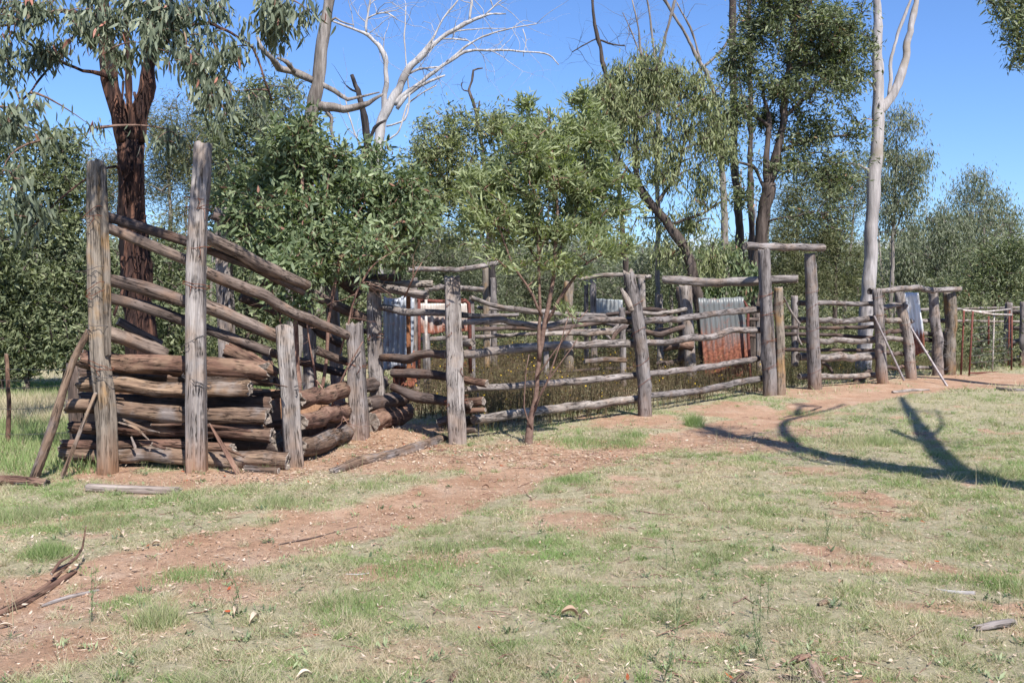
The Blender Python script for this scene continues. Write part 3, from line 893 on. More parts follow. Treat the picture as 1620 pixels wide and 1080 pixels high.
rail(inf, [(1264, 512, 17.6, 3), (1262, 532, 17.6, 3), (1268, 545, 17.6, 3)], (M_RAIL, M_END), name='stick')

# ---- fence right of the gateway -----------------------------------------------------------------
YK, YL, YM = 19.2, 20.4, 21.4
kb = G(1398, 609)
rf = thing('right_fence', 'post and rail fence running right from the gateway to two leaning grey posts', 'fence', (kb[0], kb[1], 0))
timber(rf, 'post', [P(1399, 625, YK), P(1393, 540, YK), P(1388, 457, YK)], [.12, .108, .1], (M_POST, M_END), rough=.08, fiss=.1, sides=24)
timber(rf, 'post', [P(1445, 618, YL), P(1435, 530, YL), P(1423, 463, YL)], [.125, .115, .1], (M_POST, M_END), rough=.09, fiss=.12, sides=24)
for a, b_, w, mt in [(480, 480, 8, M_RAIL), (506, 505, 10, M_RAIL), (538, 538, 9, M_RAIL), (565, 563, 13, M_RAIL), (596, 593, 9, M_RAIL)]:
    rail(rf, [(1264, a - .5, 18.05, w), (1300, a, 18.3, w), (1340, (a + b_) / 2 + 1, 18.9, w), (1386, b_, 19.5, w)], (mt, M_ENDD), rough=.15, wob=.7, fiss=.08)
for a, b_, w in [(518, 517, 6), (528, 534, 6), (553, 554, 6)]:
    rail(rf, [(1238, a, 19.6, w), (1310, a + 1, 19.8, w), (1383, b_, 20.2, w)], (M_DARK, M_ENDD), wob=.6)
for a, b_, w in [(486, 484, 9), (506, 507, 9), (525, 524, 7), (535, 537, 9), (556, 560, 7), (583, 579, 7)]:
    rail(rf, [(1392, a, 19.6, w), (1432, b_, 20.6, w)], (M_RAIL if w > 7 else M_DARK, M_END), wob=1.2, rough=.2)
rail(rf, [(1377, 586, 19.9, 8), (1365, 598, 19.7, 10), (1345, 607, 19.6, 9)], (M_DARK, M_ENDD), name='fallen_limb')
rail(rf, [(1300, 573, 19.2, 5), (1312, 580, 19.2, 6), (1317, 590, 19.2, 5)], (M_DARK, M_ENDD), name='fallen_limb')
for i, (px, py, Y, w) in enumerate([(1389, 470, YK, 18), (1391, 498, YK, 19), (1394, 525, YK, 19), (1396, 555, YK, 20), (1427, 482, YL, 18), (1431, 512, YL, 19), (1436, 543, YL, 19), (1441, 572, YL, 20)]):
    wt(rf, px, py, Y, w, .03, 1, M_WIRE, 1, i + 90)

nb = G(1483, 596)
cf = thing('drafting_gate_frame', 'two posts, one brown and hollowed, under a long pale pole right of the leaning posts', 'gate frame', (nb[0], nb[1], 0))
timber(cf, 'post', [P(1484, 612, YM), P(1482, 530, YM), P(1476, 462, YM)], [.125, .12, .105], (M_POST, M_END), rough=.05, fiss=.07, sides=24)
timber(cf, 'post', [P(1503, 612, YM + .2), P(1503, 530, YM + .2), P(1502, 463, YM + .2)], [.15, .14, .145], (M_POSTB, M_END), rough=.12, fiss=.15, sides=24)
timber(cf, 'top_pole', [P(1376, 461, 19.3), P(1400, 460, 19.3), P(1450, 455, 20.0), P(1480, 459, 20.9), P(1519, 457, 21.5)], [.07, .055, .062, .066, .055], (M_POST, M_ENDD), rough=.14, wob=.5)
for a, b_, w in [(508, 506, 7), (526, 528, 8), (536, 538, 8), (558, 556, 5), (582, 582, 6)]:
    rail(cf, [(1440, a, 20.9, w), (1478, b_, 21.7, w), (1500, b_ + 2, 21.9, w)], (M_RAIL if a != 536 else M_DARK, M_END), wob=1, rough=.2)
# curls of loose wire between the posts
g = Geo()
rg = random.Random(5)
for k in range(9):
    x0, y0 = 1470 + rg.uniform(-2, 6), 520 + k * 8
    pts = np.array([P(x0, y0 + 8, 21.15), P(x0 + 10, y0 - rg.uniform(0, 8), 21.1), P(x0 + 24, y0 + rg.uniform(-8, 8), 21.0), P(x0 + 33, y0 - 4 + rg.uniform(-8, 8), 21.15)])
    tubes([crom(np.linspace(0, 3, 12), np.arange(4), pts)], [np.full(12, .005)], 4, g=g)
link('wire', g.mesh('wire', [M_WIREG], True, origin=cf.location), cf, loc=cf.location)

for pp, lab in [([(1383, 500, 19.0, 3.4), (1430, 601, 19.0, 3.8)], 'thin dark steel pole leaning against the nearer leaning post right of the gateway'),
                ([(1442, 520, 20.1, 3.4), (1499, 612, 19.2, 4)], 'thin grey steel pole with rusty foot propped out from the yard onto red dirt')]:
    o = rail(None, pp, (M_STEEL, M_STEEL), name='leaning_steel_pole', sides=8, rough=.01, fiss=0, wob=.02)
    tag(o, lab, 'pole')

# ---- rusty pipe gate ------------------------------------------------------------------------------
pb_ = G(1540, 596)
pg = thing('pipe_gate', 'rusty red pipe gate with two pale top bars standing open beside the right fence', 'gate', (pb_[0], pb_[1], 0))
def pipe(root, pts, r, mat, name, sides=8):
    pts = np.array(pts)
    g = tubes([pts], [np.full(len(pts), r)], sides)
    return link(name, g.mesh(name, [mat], True, origin=root.location), root, loc=root.location)
for (xa, ya, xb, yb, Y) in [(1525, 491, 1520, 597, 21.6), (1539, 492, 1533, 598, 21.3), (1564, 500, 1564, 545, 23.0), (1573, 499, 1570, 588, 22.6), (1597, 489, 1595, 578, 24.2), (1601, 496, 1600, 586, 23.4)]:
    pipe(pg, [P(xa, ya, Y), P((xa + xb) / 2, (ya + yb) / 2, Y), P(xb, yb, Y)], .022 if xa != 1573 else .016, M_PIPE if xa != 1573 else M_PIPEW, 'pipe_post')
pipe(pg, [P(1524, 491, 21.6), P(1560, 493, 22.9), P(1598, 489, 24.2)], .022, M_PIPEW, 'top_bar')
pipe(pg, [P(1538, 492, 21.3), P(1570, 497, 22.4), P(1601, 498, 23.4)], .022, M_PIPEW, 'top_bar')
pipe(pg, [P(1534, 590, 21.3), P(1568, 589, 22.4), P(1600, 587, 23.4)], .018, M_PIPE, 'bottom_bar')
for k in range(7):
    yy = 508 + k * 11
    pipe(pg, [P(1539 - k * .6, yy, 21.3), P(1600, 500 + k * 12 * .95, 23.4)], .005, M_WIREG, 'wire')
rfn = thing('far_right_fence', 'low weathered rail fence at the far right edge behind the pipe gate', 'fence', G(1596, 580))
post(rfn, (1596, 479), (1592, 580), 24.7, 12, 13)
post(rfn, (1620, 478), (1619, 584), 24.3, 12, 13)
for pp in [[(1512, 489, 26, 4), (1560, 487, 26, 4), (1640, 487, 26, 4)], [(1455, 508, 25.8, 5), (1540, 508, 25.8, 4.5), (1640, 509, 25.8, 4.5)], [(1456, 490, 25.9, 5), (1475, 489, 25.9, 5)],
           [(1602, 493, 24.9, 8), (1617, 493, 24.7, 8), (1660, 494, 24, 8)], [(1602, 519, 24.9, 7), (1660, 521, 24, 7)], [(1602, 543, 24.9, 11), (1618, 539, 24.7, 9), (1660, 538, 24, 9)], [(1602, 567, 24.9, 9), (1660, 565, 24, 9)]]:
    rail(rfn, pp, (M_RAIL, M_END), rough=.15, sides=12)

# ---- back fences of the yard -----------------------------------------------------------------------
bf = thing('back_fence_left', 'back yard fence with one high thin rail seen left of the young wattle', 'fence', G(768, 560))
post(bf, (768, 424), (770, 560), 19.5, 10, 11, mats=(M_POSTB, M_END))
post(bf, (780, 440), (782, 560), 21, 9, 10)
post(bf, (655, 440), (659, 620), 16.0, 10, 12)
post(bf, (673, 480), (676, 615), 16.5, 12, 13)
for pp in [[(645, 427, 16, 8), (720, 426, 17.5, 8), (798, 415, 19.3, 9)], [(676, 456, 16, 9), (763, 457, 19, 9)], [(755, 486, 19.6, 6), (850, 494, 20, 7), (960, 500, 20, 7)],
           [(655, 537, 16.6, 8), (720, 535, 17.5, 7), (812, 529, 19, 6), (880, 525, 19, 6), (975, 522, 19.2, 8)], [(740, 512, 18, 6), (850, 512, 19, 7), (900, 512, 19.5, 6)],
           [(738, 500, 19, 7), (820, 498, 19.2, 6)]]:
    rail(bf, pp, (M_RAIL, M_END), rough=.15, wob=.8, sides=12)
mf = thing('back_fence_middle', 'back yard fence with high pole on posts seen between wattle and leaning front post', 'fence', G(900, 560))
for (a, b_, c_, d_, Y, w) in [(899, 446, 900, 565, 19.5, 15), (927, 442, 928, 560, 22, 7), (938, 442, 940, 560, 21.5, 10), (776, 470, 776, 560, 22, 9)]:
    post(mf, (a, b_), (c_, d_), Y, w, w + 1, mats=(M_POST if w != 15 else M_POSTB, M_END))
for pp in [[(905, 442, 19.8, 6), (950, 436, 19.8, 7), (1030, 438, 19.8, 7)], [(975, 545, 18.5, 5), (960, 530, 18.6, 8), (980, 515, 18.6, 9)], [(900, 498, 21, 7), (960, 510, 19, 8), (1000, 520, 18.5, 10)],
           [(910, 528, 21, 6), (960, 525, 21, 6), (1000, 522, 21, 6)]]:
    rail(mf, pp, (M_RAIL, M_END), rough=.2, wob=1, sides=12)
for i, (px, py, Y, w, l) in enumerate([(1044, 470, 23, 9, 0)]):
    pass
tg = thing('inner_rails', 'tangle of thin grey cross rails inside the yard behind the young wattle', 'fence', G(860, 580))
for pp, mt in [([(745, 470, 15.5, 7), (800, 489, 16, 8), (860, 493, 16.4, 8), (905, 497, 16.8, 7)], M_RAIL), ([(740, 521, 16.5, 8), (800, 519, 17, 7), (870, 520, 17.5, 7), (960, 508, 18, 7)], M_DARK),
               ([(850, 530, 17, 7), (910, 526, 17.3, 8), (975, 524, 17.6, 9), (985, 515, 17.7, 9)], M_RAIL), ([(965, 545, 17.2, 5), (975, 525, 17.3, 8), (990, 516, 17.5, 8)], M_DARK),
               ([(1000, 492, 17.8, 6), (1040, 497, 18, 7), (1085, 489, 18.3, 7)], M_RAIL), ([(1005, 520, 17.8, 7), (1045, 528, 18, 9), (1082, 517, 18.2, 8)], M_DARK),
               ([(1075, 545, 18, 13), (1096, 549, 18, 16)], M_LOGR), ([(1100, 505, 20.2, 6), (1200, 505, 20.4, 6)], M_DARK), ([(1100, 530, 20.2, 6), (1200, 532, 20.4, 6)], M_DARK),
               ([(820, 590, 18, 5), (930, 585, 18.4, 5), (1000, 582, 18.6, 5)], M_DARK), ([(560, 520, 13.5, 8), (600, 528, 13.6, 9)], M_DARK)]:
    rail(tg, pp, (mt, M_END), rough=.2, wob=1, sides=12)
for a_, b_, Y_, w_ in [(862, 482, 17.2, 9), (984, 480, 17.8, 10), (746, 462, 15.6, 8), (1200, 490, 20.5, 10)]:
    post(tg, (a_, b_), (a_ + 2, 590), Y_, w_, w_ + 1)
# a dead log lying in the weeds of the yard
o = rail(None, [(925, 572, 16.5, 8), (960, 568, 16.6, 9), (990, 570, 16.7, 8)], (M_LOG, M_END), name='fallen_log')
tag(o, 'short brown log lying in the dry weeds behind the front fence', 'log')

# ---- corrugated iron ------------------------------------------------------------------------------
def sheet(name, label, tl_, tr_, bl_, br_, mat, nridge, amp=.012, ragged=0.0, seed=0):
    """corners as (px,py,Y)"""
    A, B, C_, D = [P(*v) for v in (tl_, tr_, bl_, br_)]
    nu, nv = nridge * 8 + 1, 14
    u = np.linspace(0, 1, nu)[None, :, None]
    v = np.linspace(0, 1, nv)[:, None, None]
    base = (C_ * (1 - u) + D * u) * (1 - v) + (A * (1 - u) + B * u) * v
    nrm = np.cross(D - C_, A - C_); nrm /= np.linalg.norm(nrm)
    wv = amp * np.sin(u * nridge * 2 * np.pi)
    dent = 0.06 * (fbm(u * 3, v * 3, 0, seed, 2) - .5)
    V = base + nrm * (wv + dent)
    if ragged:
        V[0, :, 2] += ragged * (vn(np.linspace(0, 1, nu) * nridge * .8, 0, 0, seed) - .3)
        V[-1, :, 2] += ragged * .4 * (vn(np.linspace(0, 1, nu) * nridge, 3, 0, seed) - .5)
    ii = np.arange(nu * nv).reshape(nv, nu)
    f_ = np.stack([ii[:-1, :-1], ii[:-1, 1:], ii[1:, 1:], ii[1:, :-1]], -1).reshape(-1, 4)
    V2 = V.reshape(-1, 3) + nrm * 0.0015
    V1 = V.reshape(-1, 3)
    nV = len(V1)
    edge = []
    for a, b_ in [(ii[0, i], ii[0, i + 1]) for i in range(nu - 1)] + [(ii[-1, i + 1], ii[-1, i]) for i in range(nu - 1)] + [(ii[i + 1, 0], ii[i, 0]) for i in range(nv - 1)] + [(ii[i, -1], ii[i + 1, -1]) for i in range(nv - 1)]:
        edge.append([a, b_, b_ + nV, a + nV])
    F = np.concatenate([f_[:, ::-1], f_ + nV, np.array(edge)])
    org = Vector(((A + B + C_ + D) / 4).tolist())
    org.z = float(min(C_[2], D[2]))
    me = make_mesh(name, np.concatenate([V1, V2]) - np.array(org), F, np.full(len(F), 4), [mat], None, None, True)
    return tag(link(name, me, loc=org), label, 'iron sheet')


I1 = iron_mat('iron_grey_rust', (0.07, 0.078, 0.08), (0.20, 0.21, 0.21), .7, 1.2, .5)
I2 = iron_mat('iron_blue_grey', (0.25, 0.275, 0.32), (0.40, 0.42, 0.46), -.1, .2, .5)
I3 = iron_mat('iron_cream', (0.42, 0.37, 0.33), (0.55, 0.49, 0.44), .12, .4, .4)
I4 = iron_mat('iron_strip', (0.48, 0.49, 0.50), (0.62, 0.62, 0.62), .45, .68, .25)
I5 = iron_mat('iron_far', (0.22, 0.24, 0.25), (0.38, 0.40, 0.41), -.4, -.2, .2)
sheet('iron_sheet', 'grey corrugated iron sheet with rusty red lower half behind the front fence', (1104, 472, 19.2), (1176, 470, 19.5), (1116, 606, 19.2), (1189, 600, 19.5), I1, 9, .016, .12, 1)
sheet('iron_sheet', 'narrow pale iron strip hanging under the long pole, its lower end rusted red', (1430, 463, 20.9), (1454, 462, 21.0), (1447, 566, 20.9), (1464, 556, 21.0), I4, 4, .014, .06, 2)
sheet('iron_sheet', 'blue grey corrugated iron sheet crossed by a diagonal shadow beside the ramp', (606, 470, 13.2), (656, 470, 13.4), (606, 592, 13.2), (652, 578, 13.4), I2, 6, .014, .1, 3)
sheet('iron_sheet', 'rust red corrugated iron scrap low down behind the ramp', (618, 560, 13.45), (655, 556, 13.6), (622, 622, 13.45), (660, 610, 13.6), iron_mat('iron_red', (0.35, 0.18, 0.12), (0.4, 0.25, 0.18), 1, 2, .5), 5, .014, .12, 4)
sheet('iron_sheet', 'cream corrugated iron sheet with rusty foot behind the square fence post', (664, 480, 15.2), (740, 480, 15.6), (664, 530, 15.2), (740, 526, 15.6), I3, 9, .014, .05, 5)
sheet('iron_sheet', 'far grey corrugated iron sheet left of the leaning post', (940, 472, 23), (985, 474, 23), (940, 505, 23), (985, 505, 23), I5, 7, .016, .06, 6)
# red pipe frame round the cream sheet and a rusty stanchion
rfm = thing('sheet_support', 'rusty red pipe frame holding the cream iron sheet behind the square post', 'frame', G(700, 610))
rfm.location.y = 15.0
pipe(rfm, [P(660, 475, 15.0), P(700, 477, 15.1), P(736, 475, 15.3), P(741, 480, 15.3), P(743, 500, 15.3), P(744, 590, 15.3)], .03, M_PIPE, 'top_rail')
pipe(rfm, [P(663, 474, 15.0), P(663, 600, 15.0)], .025, M_PIPE, 'upright')
pipe(rfm, [P(674, 462, 14.9), P(674, 600, 14.9)], .022, M_PIPEW, 'upright')
rs = rail(None, [(646, 468, 13.1, 7), (647, 600, 13.1, 7)], (plain_mat('orange_rust', (0.14, 0.055, 0.025), (0.28, 0.12, 0.055), 14), M_PIPE), name='rusty_stanchion', square=.8, sides=16, rough=.01, fiss=0, wob=0)
tag(rs, 'orange rusted steel upright at the edge of the blue grey iron sheet', 'steel post')
rs = rail(None, [(1177, 476, 19.3, 3), (1182, 485, 19.3, 5), (1183, 520, 19.3, 5), (1188, 600, 19.3, 5)], (M_PIPE, M_PIPE), name='rusty_pipe', sides=8, rough=.01, fiss=0, wob=0)
tag(rs, 'bent rusty red pipe along the right edge of the big corrugated sheet', 'pipe')

# ---- wire fence at the far left -----------------------------------------------------------------------
wf = thing('wire_fence', 'old barbed wire fence strung left of the ramp with one thin stick post', 'fence', G(12, 705))
timber(wf, 'post', [P(12, 712, 10.9), P(14, 640, 10.9), P(10, 560, 10.9)], [.03, .026, .022], (M_LOGR, M_END), sides=10)
for ya, yb in [(582, 584), (600, 598), (645, 638), (685, 682), (612, 606)]:
    pts = crom(np.linspace(0, 3, 20), np.arange(4), np.array([P(-60, ya - 2, 11), P(20, ya + 2, 10.85), P(80, (ya + yb) / 2 + 2, 10.4), P(130, yb, 9.9)]))
    g = tubes([pts], [np.full(20, .003)], 4)
    link('wire', g.mesh('wire', [M_WIREG], True, origin=wf.location), wf, loc=wf.location)

# ------------------------------------------------------------------ foliage machinery
def leaf_geo(pos, dirs, wid, L, Wd, tint, g, detail=2, bend=0.12):
    """pos (n,3) base of leaf, dirs unit, wid unit perpendicular; L, Wd arrays"""
    n = len(pos)
    L = np.broadcast_to(L, (n,))[:, None]
    Wd = np.broadcast_to(Wd, (n,))[:, None]
    nr = np.cross(dirs, wid)
    if detail == 2:
        prof = [(0, 0, 0), (.28, -.42, .03), (.28, .42, .03), (.62, -.38, .02), (.62, .38, .02), (1.0, 0, -.06)]
        V = np.stack([pos + dirs * L * a + wid * (Wd * b_ + L * bend * a * a) + nr * L * c_ for a, b_, c_ in prof], 1)
        base = g.n
        g.add(V, np.zeros((0, 3)), 3, np.repeat(tint, 6))
        o_ = (np.arange(n) * 6)[:, None]
        g.faces(np.concatenate([o_ + np.array([[0, 2, 1]]), o_ + np.array([[3, 4, 5]])]), 3, base)
        g.faces(o_ + np.array([[1, 2, 4, 3]]), 4, base)
    else:
        prof = [(0, 0, 0), (.45, -.5, .03), (1.0, 0, -.04), (.45, .5, .03)]
        V = np.stack([pos + dirs * L * a + wid * (Wd * b_ + L * bend * a * a) + nr * L * c_ for a, b_, c_ in prof], 1)
        base = g.n
        g.add(V, np.zeros((0, 3)), 3, np.repeat(tint, 4))
        o_ = (np.arange(n) * 4)[:, None]
        g.faces(o_ + np.array([[0, 3, 2, 1]]), 4, base)


def unit(v):
    return v / (np.linalg.norm(v, axis=-1, keepdims=True) + 1e-9)


def leaf_frames(rng, tw, n, style):
    r = rng.normal(size=(n, 3))
    if style == 'hang':
        d = np.array([0, 0, -1.0]) + r * np.array([.42, .42, .25])
    elif style == 'up':
        d = tw * .7 + r * .45 + np.array([0, 0, .25])
    elif style == 'out':
        d = tw * .6 + r * .55 + np.array([0, 0, -.15])
    else:
        d = r + np.array([0, 0, -.2])
    d = unit(d)
    w = unit(np.cross(d, rng.normal(size=(n, 3))))
    return d, w


def clusters(rng, blobs, Y0):
    out_ = []
    for bl in blobs:
        px, py, rx, ry, n = bl[:5]
        Y = bl[5] if len(bl) > 5 else Y0
        k = max(2, int(n))
        c = P(px, py, Y)
        sx, sz = rx * Y / FPX, ry * Y / FPX
        sc = np.array([sx, max(min(sx, sz * 1.3), .25) * .8, sz])
        nc = max(2, int(k / 6.5))
        u = unit(rng.normal(size=(nc, 3))) * (rng.uniform(0.1, 1.18, size=(nc, 1)) ** 0.6)
        wgt = rng.uniform(.3, 1.7, nc)
        own = rng.choice(nc, size=k, p=wgt / wgt.sum())
        off = rng.normal(size=(k, 3)) * np.clip(.14 + .07 * rng.normal(size=(nc, 1)), .05, .32)[own]
        loose = rng.uniform(size=k) < .12
        u2 = unit(rng.normal(size=(k, 3))) * (rng.uniform(0.1, 1.25, size=(k, 1)) ** 0.5)
        out_.append(c + np.where(loose[:, None], u2, u[own] + off) * sc)
    return np.concatenate(out_)


def grow(rng, limbs, cents, r_tip=.0025, droop=0.0, mseg=6):
    """connect every cluster centre to the nearest wood already there"""
    nodes = np.concatenate(limbs)
    d0 = np.array([np.min(np.linalg.norm(nodes - c, axis=1)) for c in cents])
    order = np.argsort(d0)
    pool = [nodes]
    poolr = list(nodes)
    arr = np.zeros((len(nodes) + len(cents) * 2, 3))
    arr[:len(nodes)] = nodes
    na = len(nodes)
    paths, rads = [], []
    for i in order:
        c = cents[i]
        dv = arr[:na] - c
        dist = np.linalg.norm(dv, axis=1) + np.clip(dv[:, 2], 0, None) * 0.6
        s = arr[np.argmin(dist)]
        ln = np.linalg.norm(c - s)
        mid = (s + c) / 2 + rng.normal(size=3) * ln * .12 + np.array([0, 0, ln * (.12 + droop)])
        t = np.linspace(0, 1, mseg)[:, None]
        pth = (1 - t) ** 2 * s + 2 * t * (1 - t) * mid + t * t * c
        paths.append(pth)
        rads.append(np.linspace(min(r_tip * (1.4 + 2.2 * ln) * 2.2, .05), r_tip, mseg))
        arr[na] = pth[mseg // 2]; arr[na + 1] = c
        na += 2
    return np.array(paths), np.array(rads)


M_LEAF_HANG = leaf_mat('grey_green_gum_leaf', (0.045, 0.065, 0.038), (0.10, 0.13, 0.075), (0.20, 0.23, 0.14), .18, .4, .6, (0.30, 0.10, 0.05))
M_LEAF_BROAD = leaf_mat('broad_gum_leaf', (0.05, 0.085, 0.034), (0.115, 0.165, 0.064), (0.23, 0.285, 0.12), .28, .36, .6, (0.25, 0.11, 0.06))
M_LEAF_WATTLE = leaf_mat('wattle_leaf', (0.10, 0.13, 0.045), (0.19, 0.235, 0.09), (0.29, 0.33, 0.15), .34, .4, .5)
M_LEAF_GUM = leaf_mat('yellow_green_gum_leaf', (0.09, 0.115, 0.04), (0.185, 0.215, 0.08), (0.29, 0.32, 0.14), .34, .42, .5, (0.22, 0.10, 0.04))
M_LEAF_DARK = leaf_mat('dark_gum_leaf', (0.04, 0.06, 0.024), (0.10, 0.13, 0.05), (0.21, 0.245, 0.10), .26, .38, .6, (0.22, 0.10, 0.04))
M_LEAF_FAR = leaf_mat('far_gum_leaf', (0.07, 0.09, 0.05), (0.14, 0.165, 0.095), (0.23, 0.25, 0.16), .28, .5, .4)
M_LEAF_FINE = leaf_mat('fine_olive_leaf', (0.06, 0.072, 0.03), (0.12, 0.135, 0.052), (0.19, 0.19, 0.085), .24, .55, .3)
M_LEAF_SHRUB = leaf_mat('shrub_leaf', (0.045, 0.068, 0.026), (0.11, 0.14, 0.056), (0.23, 0.26, 0.12), .26, .42, .5)
M_BARK_RED = bark_mat('red_stringybark', (0.012, 0.009, 0.009), (0.055, 0.029, 0.024), (0.24, 0.12, 0.08), 12, .05, .07)
M_BARK_GREY = bark_mat('grey_bark', (0.09, 0.075, 0.065), (0.19, 0.165, 0.145), (0.30, 0.27, 0.25), 9, .1, .02)
M_BARK_WHITE = bark_mat('bleached_wood', (0.26, 0.235, 0.23), (0.38, 0.36, 0.35), (0.50, 0.475, 0.465), 6, .1, .01, (0.22, 0.20, 0.19), (.56, .68))
M_BARK_PALE = bark_mat('pale_gum_bark', (0.25, 0.225, 0.22), (0.34, 0.315, 0.31), (0.42, 0.395, 0.39), 4, .1, .008, (0.27, 0.235, 0.20), (.55, .7))
M_BARK_BLACK = bark_mat('burnt_bark', (0.012, 0.011, 0.012), (0.035, 0.03, 0.03), (0.09, 0.075, 0.07), 11, .12, .03)
M_BARK_DARK = bark_mat('dark_bark', (0.03, 0.024, 0.022), (0.075, 0.058, 0.05), (0.15, 0.12, 0.105), 11, .12, .03)
M_BARK_SAP = bark_mat('sapling_bark', (0.12, 0.06, 0.045), (0.22, 0.13, 0.10), (0.34, 0.23, 0.18), 30, .2, .005)
M_TWIG = plain_mat('twig_bark', (0.09, 0.052, 0.04), (0.20, 0.13, 0.10), 20)

TEMPL = {}


def leaf_template(L, Wd, mat, key):
    if key in TEMPL:
        return TEMPL[key]
    ms = []
    for k, t in enumerate((.15, .35, .5, .65, .9)):
        g = Geo()
        leaf_geo(np.zeros((1, 3)), np.array([[0, 0, 1.0]]), np.array([[1.0, 0, 0]]), L, Wd, np.array([t]), g, 2, .06 + .04 * k)
        ms.append(g.mesh('leaf', [mat], True))
    TEMPL[key] = ms
    return ms


def tree(name, label, cat, seed, Y0, limbs, blobs, leafL, leafW, nleaf, style, lmat, bmat, spread=1.0, detail=2, amp=.12,
         single=0, group=None, r_tip=.0025, sides=16, droop=0.0, tmat=None, twig_t0=.35, sub=0, kindname='crown', sq=4.0, dens=1.7):
    rng = RS(seed)
    pts = [path([(a, b_, (c_ if c_ else Y0), w) for a, b_, c_, w in lb]) for lb in limbs]
    base = pts[0][0][0]
    org = Vector((float(base[0]), float(base[1]), 0.0))
    root = thing(name, label, cat, org, group)
    g = Geo()
    for i, (pp, rr) in enumerate(pts):
        if i == 0 or rr.max() > .05:
            pp = pp.copy()
        tubes([pp], [rr], sides if rr.max() > .03 else 7, amp if rr.max() > .03 else .08, seed + i, g, sq=sq)
    link('trunk', g.mesh('trunk', [bmat], True, origin=org), root, loc=org)
    if not blobs:
        return root, pts
    cents = clusters(rng, [(b_[0], b_[1], b_[2], b_[3], b_[4] * dens) + tuple(b_[5:]) for b_ in blobs], Y0)
    paths, rads = grow(rng, [p_[0][::3] for p_ in pts], cents, r_tip, droop)
    if sub:
        K = len(cents)
        base_i = np.repeat(np.arange(K), sub)
        tt = rng.randint(2, paths.shape[1], size=K * sub)
        s = paths[base_i, tt]
        e = s + unit(rng.normal(size=(K * sub, 3)) + np.array([0, 0, -.1 if style == 'hang' else .2])) * (rng.uniform(.5, 1.3, size=(K * sub, 1)) * spread)
        t = np.linspace(0, 1, paths.shape[1])[None, :, None]
        midp = (s + e) / 2 + np.array([0, 0, .12]) * spread
        sp = (1 - t) ** 2 * s[:, None] + 2 * t * (1 - t) * midp[:, None] + t * t * e[:, None]
        sr = np.repeat(np.linspace(r_tip * 1.3, r_tip * .6, paths.shape[1])[None], K * sub, 0)
        paths = np.concatenate([paths, sp]); rads = np.concatenate([rads, sr])
    g = tubes(paths, rads, 3, 0)
    link('twigs', g.mesh('twigs', [tmat or bmat], True, origin=org), root, loc=org)['kind'] = 'stuff'
    K, m_ = paths.shape[:2]
    T = K * nleaf
    ki = np.repeat(np.arange(K), nleaf)
    tpar = twig_t0 + (1 - twig_t0) * rng.uniform(0, 1, T) ** .8
    f_ = tpar * (m_ - 1)
    i0 = np.clip(f_.astype(int), 0, m_ - 2)
    fr_ = (f_ - i0)[:, None]
    pos = paths[ki, i0] * (1 - fr_) + paths[ki, i0 + 1] * fr_
    tw = unit(paths[ki, -1] - paths[ki, -2])
    pos = pos + rng.normal(size=(T, 3)) * spread * .22
    d, w = leaf_frames(rng, tw, T, style)
    sc = rng.uniform(.45, 1.3, T)
    tint = np.clip(rng.beta(2.2, 2.2, T), 0, .97)
    tint[rng.uniform(size=T) < .012] = 1.0
    L, Wd = leafL * sc, leafW * sc * rng.uniform(.8, 1.2, T)
    sel = np.zeros(T, bool)
    if single:
        # the leaves nearest the camera and inside the frame become leaf objects of their own
        px = pos[:, 0] / pos[:, 1] * FPX + 810
        inside = (px > 0) & (px < 1620) & (pos[:, 2] < 1.6 + .31 * pos[:, 1])
        key = np.where(inside, pos[:, 1] - sc * 1.5, 1e6)
        sel[np.argsort(key)[:single]] = True
        ms = leaf_template(leafL, leafW, lmat, name)
        for j in np.where(sel)[0]:
            X_, Z_ = w[j], d[j]
            Yx = np.cross(Z_, X_)
            M3 = Matrix(((X_[0], Yx[0], Z_[0]), (X_[1], Yx[1], Z_[1]), (X_[2], Yx[2], Z_[2]))).to_4x4()
            mw = Matrix.Translation(Vector(pos[j])) @ M3 @ Matrix.Scale(float(sc[j]), 4)
            o_ = bpy.data.objects.new('leaf', ms[min(4, int(tint[j] * 5))])
            COL.objects.link(o_)
            o_.matrix_world = mw
            o_.parent = root
            o_.location = Vector(pos[j]) - org
    g = Geo()
    k_ = ~sel
    leaf_geo(pos[k_], d[k_], w[k_], L[k_], Wd[k_], tint[k_], g, detail, rng.uniform(.03, .15))
    o_ = link(kindname, g.mesh(kindname, [lmat], True, origin=org), root, loc=org)
    o_['kind'] = 'stuff'
    return root, pts


